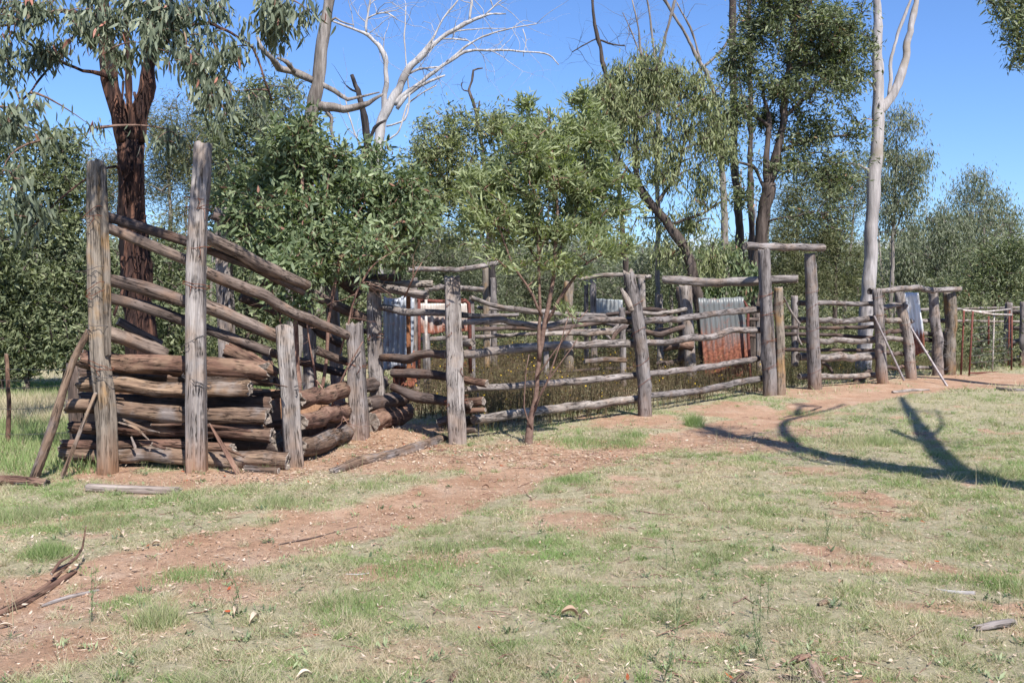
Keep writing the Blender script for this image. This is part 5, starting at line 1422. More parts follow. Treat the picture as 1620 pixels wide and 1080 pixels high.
BG = [  # name, label, category, seed, Y, limbs, blobs, leafL, leafW, nleaf, style, mat, bark, spread
    ('bushy_tree', 'dense dark green bushy tree at the left picture edge', 'tree', 61, 17,
     [[(40, 640, 0, 12), (45, 480, 0, 9), (50, 300, 0, 5)], [(100, 640, 0, 9), (105, 450, 0, 7), (100, 300, 0, 3)], [(0, 640, 0, 16), (-5, 480, 0, 14), (5, 350, 0, 8)]],
     [(55, 270, 60, 50, 60), (40, 370, 65, 65, 100), (110, 340, 42, 70, 70), (20, 470, 60, 60, 75), (110, 450, 45, 60, 70), (80, 235, 50, 26, 30), (10, 230, 40, 60, 30), (60, 530, 80, 36, 90), (110, 560, 50, 16, 40), (10, 570, 50, 18, 40), (60, 450, 60, 50, 60)],
     .12, .04, 20, 'any', M_LEAF_SHRUB, M_BARK_DARK, .55),
    ('feathery_tree', 'olive feathery tree seen between the two tall ramp posts', 'tree', 62, 22,
     [[(270, 640, 0, 9), (270, 400, 0, 8), (265, 220, 0, 4)], [(310, 640, 0, 8), (305, 400, 0, 6), (300, 260, 0, 3)]],
     [(262, 205, 48, 42, 70), (300, 270, 50, 50, 80), (255, 290, 40, 50, 50), (330, 220, 40, 40, 50), (300, 340, 55, 30, 30)],
     .10, .016, 44, 'any', M_LEAF_FINE, M_BARK_GREY, .75),
    ('feathery_tree', 'olive feathery tree left of the shaggy red brown trunk', 'tree', 63, 23,
     [[(160, 640, 0, 9), (160, 400, 0, 8), (165, 260, 0, 4)]],
     [(170, 260, 30, 30, 34), (160, 310, 48, 40, 60), (120, 250, 30, 30, 24)], .10, .016, 44, 'any', M_LEAF_FINE, M_BARK_GREY, .75),
    ('bushy_tree', 'mid green bushy tree rising behind the broad leaved sapling', 'tree', 64, 19,
     [[(400, 640, 0, 12), (405, 400, 0, 9), (410, 220, 0, 5)], [(350, 640, 0, 9), (352, 400, 0, 8), (350, 260, 0, 4)]],
     [(365, 200, 36, 40, 44), (410, 180, 40, 45, 60), (440, 170, 36, 40, 40), (370, 270, 50, 50, 70), (420, 250, 60, 50, 60), (480, 240, 40, 50, 40), (350, 330, 40, 40, 34)],
     .12, .03, 20, 'any', M_LEAF_SHRUB, M_BARK_DARK, .6),
    ('bushy_tree', 'low leafy tree filling the gap between ramp rails and red trunk', 'tree', 65, 17.5,
     [[(265, 640, 0, 8), (268, 500, 0, 7), (270, 380, 0, 3)], [(390, 640, 0, 8), (390, 480, 0, 6), (385, 400, 0, 3)]],
     [(265, 400, 45, 50, 50), (270, 490, 45, 50, 50), (380, 440, 50, 50, 60), (400, 520, 60, 40, 50), (165, 420, 30, 60, 34), (165, 520, 30, 40, 30), (460, 480, 50, 50, 50), (330, 560, 90, 20, 60), (560, 470, 50, 40, 50), (165, 560, 40, 20, 30), (250, 540, 60, 30, 50), (640, 520, 60, 26, 40)],
     .11, .035, 20, 'any', M_LEAF_SHRUB, M_BARK_DARK, .5),
    ('feathery_tree', 'soft grey green wattle behind the back rail left of the young wattle', 'tree', 66, 28,
     [[(700, 620, 0, 8), (700, 480, 0, 6), (705, 380, 0, 3)], [(640, 620, 0, 8), (640, 480, 0, 6), (640, 400, 0, 3)]],
     [(640, 400, 50, 45, 70), (700, 400, 55, 40, 80), (740, 430, 50, 40, 60), (640, 460, 60, 35, 60), (720, 470, 60, 26, 50)],
     .12, .02, 46, 'any', M_LEAF_FAR, M_BARK_GREY, .85),
    ('feathery_tree', 'soft grey green wattle seen through the young wattle stems', 'tree', 67, 29,
     [[(880, 620, 0, 8), (880, 480, 0, 6), (885, 400, 0, 3)], [(830, 620, 0, 8), (830, 480, 0, 6), (835, 400, 0, 3)]],
     [(830, 420, 50, 40, 70), (880, 425, 50, 45, 70), (930, 440, 50, 35, 60), (850, 470, 90, 25, 60)],
     .12, .02, 46, 'any', M_LEAF_FAR, M_BARK_GREY, .85),
    ('bushy_tree', 'low grey green tree behind the leaning front fence post', 'tree', 68, 30,
     [[(1000, 620, 0, 8), (1000, 480, 0, 6), (1005, 430, 0, 3)], [(1060, 620, 0, 8), (1062, 480, 0, 6), (1065, 400, 0, 3)]],
     [(990, 440, 50, 26, 44), (1040, 425, 40, 36, 50), (1075, 430, 40, 40, 50), (1020, 470, 80, 20, 50)],
     .14, .035, 24, 'any', M_LEAF_FAR, M_BARK_GREY, .8),
    ('bushy_tree', 'bright green leafy shrub behind the heavy top beam left of the gateway', 'shrub', 69, 21,
     [[(1140, 600, 0, 6), (1140, 500, 0, 5), (1145, 420, 0, 3)]],
     [(1140, 410, 45, 30, 40), (1160, 440, 45, 25, 30), (1120, 460, 40, 22, 24), (1150, 475, 40, 16, 14)],
     .14, .04, 18, 'hang', M_LEAF_BROAD, M_BARK_DARK, .5),
    ('feathery_tree', 'dark feathery wattle between the gateway posts', 'tree', 70, 28,
     [[(1260, 620, 0, 9), (1258, 480, 0, 8), (1262, 340, 0, 4)], [(1320, 620, 0, 9), (1322, 480, 0, 7), (1325, 330, 0, 3)]],
     [(1265, 320, 40, 45, 60), (1250, 390, 50, 40, 70), (1320, 320, 40, 55, 70), (1320, 390, 50, 45, 80), (1240, 440, 50, 30, 50), (1310, 450, 60, 30, 70), (1350, 300, 26, 60, 40)],
     .12, .02, 46, 'any', M_LEAF_FINE, M_BARK_DARK, .85),
    ('slender_gum_tree', 'slender gum with airy grey green crown just right of the pale dead gum', 'tree', 71, 32,
     [[(1408, 620, 0, 8), (1410, 450, 0, 7), (1416, 300, 0, 5), (1420, 210, 0, 2)], [(1412, 380, 0, 4), (1440, 300, 0, 2)]],
     [(1418, 205, 28, 35, 34), (1438, 265, 36, 36, 60), (1405, 270, 36, 50, 60), (1450, 310, 20, 14, 14), (1400, 340, 38, 36, 44), (1440, 350, 30, 20, 16)],
     .15, .034, 22, 'hang', M_LEAF_FAR, M_BARK_GREY, .9),
    ('round_far_gum', 'far gum with rounded airy crown near the right picture edge', 'tree', 72, 40,
     [[(1555, 620, 0, 7), (1555, 450, 0, 6), (1558, 320, 0, 3)], [(1555, 400, 0, 4), (1590, 350, 0, 2)]],
     [(1555, 295, 40, 28, 50), (1555, 340, 58, 36, 100), (1595, 340, 18, 26, 20), (1530, 375, 40, 26, 34)],
     .17, .036, 22, 'hang', M_LEAF_FAR, M_BARK_GREY, 1.1),
    ('bushy_far_tree', 'grey green bushy tree between pale dead gum and round far gum', 'tree', 73, 38,
     [[(1480, 620, 0, 6), (1480, 450, 0, 5), (1482, 370, 0, 3)]],
     [(1480, 355, 42, 30, 60), (1460, 400, 60, 40, 90), (1510, 400, 40, 40, 60), (1470, 450, 70, 25, 70), (1420, 420, 40, 45, 60)],
     .17, .04, 24, 'hang', M_LEAF_FAR, M_BARK_GREY, 1.1),
    ('bushy_far_tree', 'dark bushy tree low down at the right picture edge', 'tree', 74, 34,
     [[(1570, 620, 0, 8), (1572, 480, 0, 7), (1575, 400, 0, 3)]],
     [(1560, 420, 50, 35, 80), (1605, 400, 30, 40, 60), (1550, 460, 70, 25, 70), (1620, 450, 40, 40, 60)],
     .15, .04, 24, 'any', M_LEAF_DARK, M_BARK_DARK, 1.0),
    ('overhanging_tree', 'dark gum foliage hanging in at the top right picture corner', 'tree', 75, 17,
     [[(1800, 720, 0, 40), (1790, 300, 0, 30), (1770, -50, 0, 20), (1750, -200, 0, 12)], [(1775, 0, 0, 12), (1700, -30, 0, 8), (1640, 20, 0, 4)]],
     [(1612, 25, 40, 38, 44), (1620, 75, 26, 26, 22), (1700, 0, 80, 80, 50)], .12, .028, 26, 'any', M_LEAF_DARK, M_BARK_DARK, .5),
    ('bushy_tree', 'low dark bushy tree behind the yard between ramp and young wattle', 'tree', 77, 34,
     [[(590, 600, 0, 6), (592, 480, 0, 5), (595, 420, 0, 3)], [(760, 600, 0, 6), (762, 480, 0, 5), (765, 400, 0, 3)]],
     [(600, 430, 50, 35, 50), (680, 440, 60, 30, 60), (770, 420, 50, 40, 60), (730, 475, 90, 22, 60), (610, 480, 70, 24, 50)], .15, .035, 26, 'any', M_LEAF_SHRUB, M_BARK_DARK, .9),
    ('bushy_tree', 'low dark bushy tree behind the yard left of the gateway', 'tree', 78, 34,
     [[(960, 600, 0, 6), (962, 480, 0, 5), (965, 420, 0, 3)], [(1140, 600, 0, 6), (1142, 480, 0, 5), (1145, 400, 0, 3)]],
     [(950, 450, 60, 28, 50), (1040, 455, 60, 26, 60), (1140, 420, 50, 40, 60), (1200, 440, 40, 40, 50), (1100, 480, 110, 20, 70), (900, 480, 80, 20, 50)], .15, .035, 26, 'any', M_LEAF_SHRUB, M_BARK_DARK, .9),
    ('small_shrub', 'leafy green shrub growing beside the rusty pipe gate', 'shrub', 76, 23.5,
     [[(1553, 600, 0, 3), (1553, 550, 0, 2.5), (1552, 515, 0, 2)]], [(1550, 535, 18, 26, 34), (1555, 565, 20, 18, 26), (1582, 550, 10, 20, 10)], .07, .025, 16, 'any', M_LEAF_FAR, M_TWIG, .25),
]
for (nm, lab, cat, sd_, Y, lb, bl, ll, lw, nl, sty, lm, bm_, sp) in BG:
    tree(nm, lab, cat, sd_, Y, lb, bl, ll, lw, nl, sty, lm, bm_, spread=sp, detail=1, r_tip=.005, sides=8, dens=2.0)

# far-off wood: reads as one mass
rng = RS(80)
g = Geo()
NC = 6500
xs = rng.uniform(-75, 75, NC); ys = rng.uniform(44, 80, NC)
hgt = 2.8 + 4.0 * fbm(xs * .12, ys * .05, 0, 44, 3) * (ys / 60)
cz = rng.uniform(0, 1, NC) ** .7 * hgt
nl = 40
ki = np.repeat(np.arange(NC), nl)
pos = np.stack([xs, ys, cz], -1)[ki] + rng.normal(size=(NC * nl, 3)) * np.array([.8, .8, .6])
pos[:, 2] = np.abs(pos[:, 2])
d, w = leaf_frames(rng, None, len(pos), 'any')
leaf_geo(pos, d, w, .42 * rng.uniform(.6, 1.2, len(pos)), .13, rng.beta(2, 2, len(pos)) * .95, g, 1)
o = link('distant_wood', g.mesh('distant_wood', [M_LEAF_FAR], True))
tag(o, 'low hazy grey green wood filling the horizon behind all the trees', 'wood', kind='stuff')
g = Geo()
NB = 60000
xb = rng.uniform(-95, 95, NB); yb = rng.uniform(82, 100, NB)
zb = rng.uniform(0, 1, NB) * (4.2 + 4.5 * fbm(xb * .09, yb * .03, 0, 45, 3))
d, w = leaf_frames(rng, None, NB, 'any')
leaf_geo(np.stack([xb, yb, zb], -1), d, w, rng.uniform(.5, 1.1, NB), rng.uniform(.2, .4, NB), rng.beta(2, 3, NB) * .8, g, 1)
o = link('distant_wood', g.mesh('distant_wood', [M_LEAF_FAR], True))
tag(o, 'deepest dark row of the far wood closing the horizon', 'wood', kind='stuff')
# thin trunks of the wood
g = Geo()
K = 170
tx = rng.uniform(-60, 60, K); ty = rng.uniform(40, 62, K); th_ = rng.uniform(3.5, 7.5, K)
t = np.linspace(0, 1, 6)
pp = np.stack([tx[:, None] + rng.normal(size=(K, 1)) * .5 * t, np.repeat(ty[:, None], 6, 1), th_[:, None] * t[None]], -1)
tubes(pp, np.linspace(.10, .03, 6)[None] * rng.uniform(.6, 1.3, (K, 1)), 5, 0, 0, g)
o = link('distant_trunks', g.mesh('distant_trunks', [M_BARK_GREY], True))
tag(o, 'many thin grey trunks of the far wood on the horizon', 'wood', kind='stuff')

# scrub understorey behind the yards
g = Geo()
n = 3200
xs = rng.uniform(-26, 34, n); ys = rng.uniform(24, 40, n)
keep = np.abs(xs) < ys * .62
xs, ys = xs[keep], ys[keep]
n = len(xs)
hh_ = rng.uniform(.3, 2.1, n)
ki = np.repeat(np.arange(n), 60)
pos = np.stack([xs[ki] + rng.normal(size=n * 60) * .45, ys[ki] + rng.normal(size=n * 60) * .45, np.abs(rng.normal(size=n * 60)) * .5 * hh_[ki]], -1)
d, w = leaf_frames(rng, None, len(pos), 'any')
leaf_geo(pos, d, w, .16 * rng.uniform(.6, 1.2, len(pos)), .04, rng.beta(2, 2, len(pos)) * .95, g, 1)
o = link('scrub', g.mesh('scrub', [M_LEAF_FINE], True))
tag(o, 'low green and olive scrub covering the ground beyond the yards', 'scrub', kind='stuff')

# ---- forked tree out of frame to the right, whose shadow lies on the grass -------------------------
kcot = 1.0 / math.tan(SUN_EL)
sdir = np.array([SUNV.x, SUNV.y]) / math.hypot(SUNV.x, SUNV.y)


def over(px, py, h):
    s = G(px, py)
    return np.array([s[0] + sdir[0] * h * kcot, s[1] + sdir[1] * h * kcot, h])


fk = over(1540, 758, 4.4)
base = over(1700, 860, .0)
b0 = fk.copy(); b0[2] = 0; b0[0] += .9; b0[1] -= .1
root = thing('forked_tree', 'forked half-bare tree just out of frame whose shadow falls across the grass', 'tree', (b0[0], b0[1], 0))
g = Geo()
def limb(pts, r0, r1):
    pts = np.array(pts)
    s = np.arange(len(pts))
    t = np.linspace(0, len(pts) - 1, 8 * len(pts))
    tubes([crom(t, s, pts)], [np.linspace(r0, r1, len(t))], 12, .1, 3, g)
limb([b0 + [0, 0, -.3], b0 + [0, 0, 1.5], (b0 + fk) / 2 + [0, 0, .9], fk], .28, .2)
limb([fk, over(1490, 750, 5.0), over(1350, 728, 5.9), over(1240, 705, 6.6), over(1170, 688, 7.2), over(1120, 672, 7.7)], .3, .1)
limb([fk, over(1500, 728, 5.0), over(1466, 692, 5.8), over(1446, 662, 6.6), over(1432, 642, 7.0), over(1426, 626, 7.6)], .15, .045)
limb([over(1462, 700, 5.5), over(1430, 690, 5.8), over(1405, 678, 6.2)], .08, .04)
limb([over(1262, 708, 6.5), over(1240, 680, 6.8), over(1250, 660, 7.2), over(1300, 648, 7.8), over(1340, 636, 8.2)], .075, .03)
limb([over(1160, 686, 7.2), over(1200, 682, 7.4), over(1250, 684, 7.6)], .035, .015)
limb([over(1400, 737, 5.6), over(1340, 735, 6.0), over(1260, 722, 6.6), over(1200, 700, 7.0)], .05, .02)
limb([over(1468, 695, 5.8), over(1490, 672, 6.3), over(1480, 650, 6.8)], .035, .015)
limb([over(1262, 652, 7.4), over(1268, 640, 7.6)], .06, .03)
link('trunk', g.mesh('trunk', [M_BARK_GREY], True, origin=root.location), root, loc=root.location)
g = Geo()
for (px, py, h, n, s) in [(1130, 672, 7.6, 90, .35), (1120, 680, 7.5, 60, .25), (1380, 664, 7.2, 24, .5), (1272, 638, 7.9, 50, .25), (1310, 690, 6.7, 20, .6), (1250, 714, 6.8, 50, .6), (1430, 742, 5.5, 40, .7), (1350, 728, 5.9, 40, .6), (1160, 690, 7.2, 60, .5), (1480, 700, 5.8, 40, .5), (1445, 650, 6.8, 50, .4), (1210, 684, 7.3, 40, .5)]:
    n = int(n * 2.4)
    c = over(px, py, h)
    pos = c + rng.normal(size=(n, 3)) * s * .5
    d, w = leaf_frames(rng, None, n, 'hang')
    leaf_geo(pos, d, w, .13, .035, rng.beta(2, 2, n), g, 2)
link('crown', g.mesh('crown', [M_LEAF_HANG], True, origin=root.location), root, loc=root.location)['kind'] = 'stuff'

# ------------------------------------------------------------------ grass
M_GRASS = leaf_mat('paddock_grass', (0.47, 0.40, 0.29), (0.29, 0.315, 0.165), (0.20, 0.285, 0.105), .3, .7, .15)
M_WEED = leaf_mat('dry_weed', (0.09, 0.06, 0.042), (0.165, 0.125, 0.078), (0.15, 0.15, 0.075), .25, .8, .1, (0.55, 0.36, 0.04))


def blades(rng, x, y, hgt, wid, lean, tint, g, rise=.0):
    n = len(x)
    z = HZ(x, y)
    a = rng.uniform(0, 2 * np.pi, n)
    b_ = rng.uniform(0, 2 * np.pi, n)
    wx, wy = np.cos(a) * wid * .5, np.sin(a) * wid * .5
    lx, ly = np.cos(b_) * lean * hgt, np.sin(b_) * lean * hgt
    base = np.stack([x, y, z - .004], -1)
    V = np.empty((n, 3, 3))
    V[:, 0] = base - np.stack([wx, wy, 0 * wx], -1)
    V[:, 1] = base + np.stack([wx, wy, 0 * wx], -1)
    V[:, 2] = base + np.stack([lx, ly, hgt], -1)
    b0_ = g.n
    g.add(V, np.zeros((0, 3)), 3, np.repeat(tint, 3))
    g.faces(np.arange(n * 3).reshape(n, 3), 3, b0_)


rng = RS(7)
g = Geo()


def scatter(n, y0, y1, xm, dens_pow=1.0):
    u = rng.uniform(0, 1, n)
    y = y0 + (y1 - y0) * u ** dens_pow
    x = rng.uniform(-1, 1, n) * (y * xm + .3)
    return x, y


for (n, y0, y1, h0, h1, w0) in [(520000, 3.8, 7.2, .008, .05, .0032), (400000, 7.2, 11.5, .010, .055, .0052), (150000, 11.5, 17, .02, .07, .008), (90000, 17, 32, .03, .12, .016)]:
    x, y = scatter(n, y0, y1, .56)
    br = bare(x, y)
    clump = fbm(x * 6, y * 6, 0, 71, 3)
    keep = rng.uniform(size=n) > np.clip(br * 1.2 + .05, 0, .965)
    keep &= rng.uniform(size=n) < np.clip((clump - .34) * 4.2, .05, 1)
    x, y, br, clump = x[keep], y[keep], br[keep], clump[keep]
    gn = fbm(x * .8 + 5, y * .8, 0, 81, 4)
    gn2 = fbm(x * 4 + 5, y * 4, 0, 82, 3)
    tint = np.clip(.36 + (gn - .5) * 1.2 + (gn2 - .5) * 1.4 + rng.normal(size=len(x)) * .30 - br * .45, 0, .93)
    tall = 1 + 1.6 * np.clip(clump - .58, 0, 1) * 5 * (rng.uniform(size=len(x)) < .5)
    hh_ = rng.uniform(h0, h1, len(x)) ** 1.0 * tall * (.35 + .75 * gn) * (1 - .4 * br)
    blades(rng, x, y, hh_, w0 * rng.uniform(.7, 1.3, len(x)), rng.uniform(.3, 2.0, len(x)), tint, g)
# denser tufts: (pixel x, y, radius m, height m, count, greenness)
for (px, py, r, h, n, gr) in [(250, 985, .16, .16, 900, .45), (75, 880, .2, .14, 1200, .85), (350, 800, .3, .1, 900, .4), (1098, 672, .16, .26, 900, .9), (1395, 700, .4, .14, 1600, .55), (660, 905, .5, .07, 2500, .85),
                              (440, 800, .25, .13, 900, .5), (300, 905, .3, .09, 900, .75), (1340, 700, .35, .16, 900, .3), (560, 960, .35, .08, 1500, .8), (30, 820, .4, .12, 1500, .6), (150, 830, .4, .1, 1500, .55),
                              (700, 870, .3, .09, 900, .6), (200, 950, .22, .07, 700, .7), (1000, 690, .3, .1, 800, .8), (905, 760, .35, .08, 1300, .85), (1590, 930, .3, .09, 1300, .8), (1200, 610, .6, .16, 900, .4),
                              (1270, 650, .5, .1, 800, .5), (920, 700, .5, .12, 1300, .8), (990, 700, .4, .12, 900, .75), (590, 770, .3, .07, 700, .7), (500, 800, .25, .07, 500, .6)]:
    c = G(px, py)
    a = rng.uniform(0, 2 * np.pi, n)
    rr = r * np.sqrt(rng.uniform(0, 1, n)) * rng.uniform(.4, 1, n)
    x, y = c[0] + np.cos(a) * rr, c[1] + np.sin(a) * rr
    blades(rng, x, y, h * rng.uniform(.3, 1, n) * (1.1 - rr / r * .6), .004, rng.uniform(.1, .9, n), np.clip(gr + rng.normal(size=n) * .2, 0, .93), g)
# many small tussocks, each its own tone
for k in range(1300):
    y_ = 4 + 12 * rng.uniform() ** 1.4
    x_ = rng.uniform(-.56, .56) * y_
    if bare(np.array([x_]), np.array([y_]))[0] > .55 and rng.uniform() < .8:
        continue
    n = int(rng.uniform(18, 70))
    r_ = rng.uniform(.02, .08)
    gr, hh0 = rng.choice([.0, .1, .3, .5, .85]), rng.uniform(.02, .085)
    a = rng.uniform(0, 2 * np.pi, n)
    rr = r_ * np.sqrt(rng.uniform(0, 1, n))
    blades(rng, x_ + np.cos(a) * rr, y_ + np.sin(a) * rr, hh0 * rng.uniform(.4, 1, n), .0042, rng.uniform(.2, 1.4, n), np.clip(gr + rng.normal(size=n) * .16, 0, .93), g)
# lone seeding stalks
n = 700
x, y = scatter(n, 4.2, 13, .56)
blades(rng, x, y, rng.uniform(.1, .32, n), .0035, rng.uniform(.05, .3, n), rng.uniform(0, .5, n), g)
o = link('paddock_grass', g.mesh('paddock_grass', [M_GRASS]))
tag(o, 'short patchy green and straw coloured grass covering the foreground', 'grass', kind='stuff')

# broad leaved paddock weeds and a few thin green stalks
g = Geo()
for k in range(420):
    y_ = 4 + 9 * rng.uniform() ** 1.3
    x_ = rng.uniform(-.56, .56) * y_
    n = rng.randint(6, 16)
    a = rng.uniform(0, 2 * np.pi, n)
    d = unit(np.stack([np.cos(a), np.sin(a), rng.uniform(.15, 1.0, n)], -1))
    w = unit(np.cross(d, np.array([0, 0, 1.0]) + rng.normal(size=(n, 3)) * .2))
    z_ = float(HZ(x_, y_))
    leaf_geo(np.array([x_, y_, z_]) + rng.normal(size=(n, 3)) * np.array([.02, .02, 0]) + [0, 0, .008], d, w, rng.uniform(.018, .055, n), rng.uniform(.006, .014, n), np.clip(rng.choice([.2, .6, .85]) + rng.normal(size=n) * .1, 0, .92), g, 1)
for (px, py, h) in [(1195, 1010, .3), (1205, 985, .22), (1212, 1040, .2), (1300, 860, .2), (1060, 900, .25), (1068, 1000, .3), (340, 990, .28), (150, 985, .3), (365, 960, .2), (1230, 1050, .2), (95, 850, .2), (1310, 700, .35), (1330, 705, .3), (1050, 1075, .22)]:
    c = G(px, py)
    for q_ in range(2):
        n = 10
        t = np.linspace(0, 1, n)
        x0_, y0_ = c[0] + rng.normal() * .03, c[1] + rng.normal() * .03
        st_ = np.stack([x0_ + t * rng.normal() * .05, y0_ + t * rng.normal() * .05, t * h * rng.uniform(.6, 1)], -1)
        tubes([st_], [np.linspace(.0022, .001, n)], 3, 0, 0, g, .7)
        m_ = 26
        pos = st_[rng.randint(2, n, m_)] + rng.normal(size=(m_, 3)) * .004
        d, w = leaf_frames(rng, np.array([[0, 0, 1.0]]), m_, 'up')
        leaf_geo(pos, d, w, rng.uniform(.015, .035, m_), .005, rng.uniform(.4, .9, m_), g, 1)
o = link('paddock_weeds', g.mesh('paddock_weeds', [M_LEAF_BROAD]))
tag(o, 'small broad leaved weeds and thin green stalks dotted through the grass', 'weeds', kind='stuff')

# grass left of and behind the ramp, and straw beyond it
g = Geo()
n = 60000
x = rng.uniform(-10, -3.6, n); y = rng.uniform(9.0, 19, n)
ed = G(140, 700)
keep = (x / y < -.42) | (y > 13.2)
x, y = x[keep], y[keep]
straw = sst(12.2, 13.4, y) * (1 - sst(15.5, 17, y))
blades(rng, x, y, rng.uniform(.05, .2, len(x)), .010, rng.uniform(.1, .9, len(x)), np.clip(.75 - straw * .8 + rng.normal(size=len(x)) * .2, 0, .93), g)
o = link('side_grass', g.mesh('side_grass', [M_GRASS]))
tag(o, 'longer green and straw grass left of the ramp below the wire fence', 'grass', kind='stuff')

# dry flowering weeds inside the yard
g = Geo()


def yard_line(x):
    """front fence line Y as a function of X"""
    return np.interp(x, [-1.9, -.6, 1.85, 4.45, 5.5, 7.3, 9.5], [12.3, 11.6, 14.1, 17.2, 18.5, 20.4, 22.5])


n = 52000
x = rng.uniform(-2.2, 11, n); y = rng.uniform(11.5, 27, n)
keep = (y > yard_line(x) + .12) & (np.abs(x) < y * .6)
keep &= ~((x < -.9) & (y < 13.4))
x, y = x[keep], y[keep]
cl = fbm(x * 1.3, y * 1.3, 0, 91, 3)
keep = rng.uniform(size=len(x)) < np.clip((cl - .3) * 3, .15, 1)
x, y, cl = x[keep], y[keep], cl[keep]
hw = rng.uniform(.15, .62, len(x)) * (.55 + cl) * np.where(x > 4.6, .62, 1)
tn = np.clip(.4 + rng.normal(size=len(x)) * .25 + (x > 4.6) * .3, 0, .92)
blades(rng, x, y, hw, .010, rng.uniform(.02, .35, len(x)), tn, g)
# side twigs and leaflets of the weeds
m_ = 110000
j = rng.randint(0, len(x), m_)
fr_ = rng.uniform(.2, 1.0, m_)
pos = np.stack([x[j] + rng.normal(size=m_) * .05, y[j] + rng.normal(size=m_) * .05, HZ(x[j], y[j]) + hw[j] * fr_], -1)
d, w = leaf_frames(rng, None, m_, 'any')
tt = np.clip(tn[j] + rng.normal(size=m_) * .2, 0, .92)
fl = (rng.uniform(size=m_) < .03) & (fr_ > .7)
tt[fl] = 1
ll = np.where(fl, .03, .055) * rng.uniform(.6, 1.3, m_)
leaf_geo(pos, d, w, ll, np.where(fl, .03, .010), tt, g, 1)
o = link('dry_weeds', g.mesh('dry_weeds', [M_WEED]))
tag(o, 'tall dry brown weeds with tiny yellow flowers filling the yard behind the front fence', 'weeds', kind='stuff')

# ------------------------------------------------------------------ litter
M_LITTER = leaf_mat('dead_leaf', (0.17, 0.10, 0.07), (0.36, 0.25, 0.18), (0.55, 0.46, 0.37), .1, .7, .2, (0.30, 0.07, 0.03))
g = Geo()
pts = []
for (n, cx, cy, sx, sy) in [(1500, 760, 722, 2.3, .6), (500, 610, 700, .9, .5), (500, 450, 755, .8, .35), (1500, 1000, 700, 3.2, 1.2), (160, 1250, 1060, .6, .2), (500, 200, 860, 2.0, .9)]:
    c = G(cx, cy)
    pts.append(np.stack([c[0] + rng.normal(size=n) * sx * .6, c[1] + rng.normal(size=n) * sy * .7], -1))
x, y = scatter(1500, 3.9, 14, .56, .7)
pts.append(np.stack([x, y], -1))
pt = np.concatenate(pts)
n = len(pt)
a = rng.uniform(0, 2 * np.pi, n)
d = unit(np.stack([np.cos(a), np.sin(a), rng.normal(size=n) * .22], -1))
w = unit(np.cross(d, np.array([0, 0, 1.0]) + rng.normal(size=(n, 3)) * .35))
pos = np.stack([pt[:, 0], pt[:, 1], HZ(pt[:, 0], pt[:, 1]) + rng.uniform(.006, .022, n)], -1)
leaf_geo(pos, d, w, rng.uniform(.018, .06, n), rng.uniform(.008, .02, n), np.where(rng.uniform(size=n) < .04, 1, rng.beta(2, 1.6, n) * .95), g, 2)
o = link('leaf_litter', g.mesh('leaf_litter', [M_LITTER]))
tag(o, 'scattered dead leaves lying on the dirt and grass', 'leaf litter', kind='stuff')
g = Geo()
n = 900
x, y = scatter(n, 4, 14, .56)
x[:350] = G(700, 720)[0] + rng.normal(size=350) * 2; y[:350] = G(700, 720)[1] + rng.normal(size=350) * .5
a = rng.uniform(0, 2 * np.pi, n); l_ = rng.uniform(.03, .16, n) * np.where(rng.uniform(size=n) < .1, 2.2, 1)
t = np.linspace(-.5, .5, 4)
pp = np.stack([x[:, None] + np.cos(a)[:, None] * l_[:, None] * t, y[:, None] + np.sin(a)[:, None] * l_[:, None] * t, (HZ(x, y) + .01)[:, None] + rng.normal(size=(n, 4)) * .004], -1)
tubes(pp, np.repeat(rng.uniform(.0015, .004, (n, 1)), 4, 1), 3, 0, 0, g)
o = link('twig_litter', g.mesh('twig_litter', [M_BARK_SAP]))
tag(o, 'small broken twigs scattered over the dirt and grass', 'twig litter', kind='stuff')
# straw crumbs and bark chips
g = Geo()
n = 26000
x, y = scatter(n, 3.9, 12, .56, .9)
a = rng.uniform(0, 2 * np.pi, n)
d = unit(np.stack([np.cos(a), np.sin(a), rng.normal(size=n) * .25], -1))
w = unit(np.cross(d, np.array([0, 0, 1.0]) + rng.normal(size=(n, 3)) * .3))
leaf_geo(np.stack([x, y, HZ(x, y) + rng.uniform(.006, .03, n)], -1), d, w, rng.uniform(.012, .045, n), rng.uniform(.003, .009, n), rng.beta(1.6, 1.2, n) * .96, g, 1)
o = link('straw_litter', g.mesh('straw_litter', [M_LITTER]))
tag(o, 'tiny straw and bark crumbs strewn through the short grass', 'straw litter', kind='stuff')
# small stones and clods
g = Geo()
n = 1400
x, y = scatter(n, 4, 13, .56)
br = bare(x, y)
k = br > .35
x, y = x[k], y[k]
n = len(x)
oct_ = np.array([[1, 0, 0], [-1, 0, 0], [0, 1, 0], [0, -1, 0], [0, 0, 1], [0, 0, -1.]])
of = np.array([[0, 2, 4], [2, 1, 4], [1, 3, 4], [3, 0, 4], [2, 0, 5], [1, 2, 5], [3, 1, 5], [0, 3, 5]])
sc = rng.uniform(.004, .016, (n, 1, 1)) * (1 + .4 * rng.normal(size=(n, 6, 1)).clip(-1, 1))
V = oct_[None] * sc * np.array([1.2, 1, .7]) + np.stack([x, y, HZ(x, y) + .004], -1)[:, None]
g.add(V, np.zeros((0, 3)), 3, np.repeat(rng.uniform(0, .9, n), 6))
g.faces((np.arange(n) * 6)[:, None, None] + of[None], 3, 0)
o = link('pebbles', g.mesh('pebbles', [plain_mat('clod', (0.24, 0.13, 0.08), (0.42, 0.30, 0.22), 5)]))
tag(o, 'small clods and stones on the bare red dirt', 'pebbles', kind='stuff')

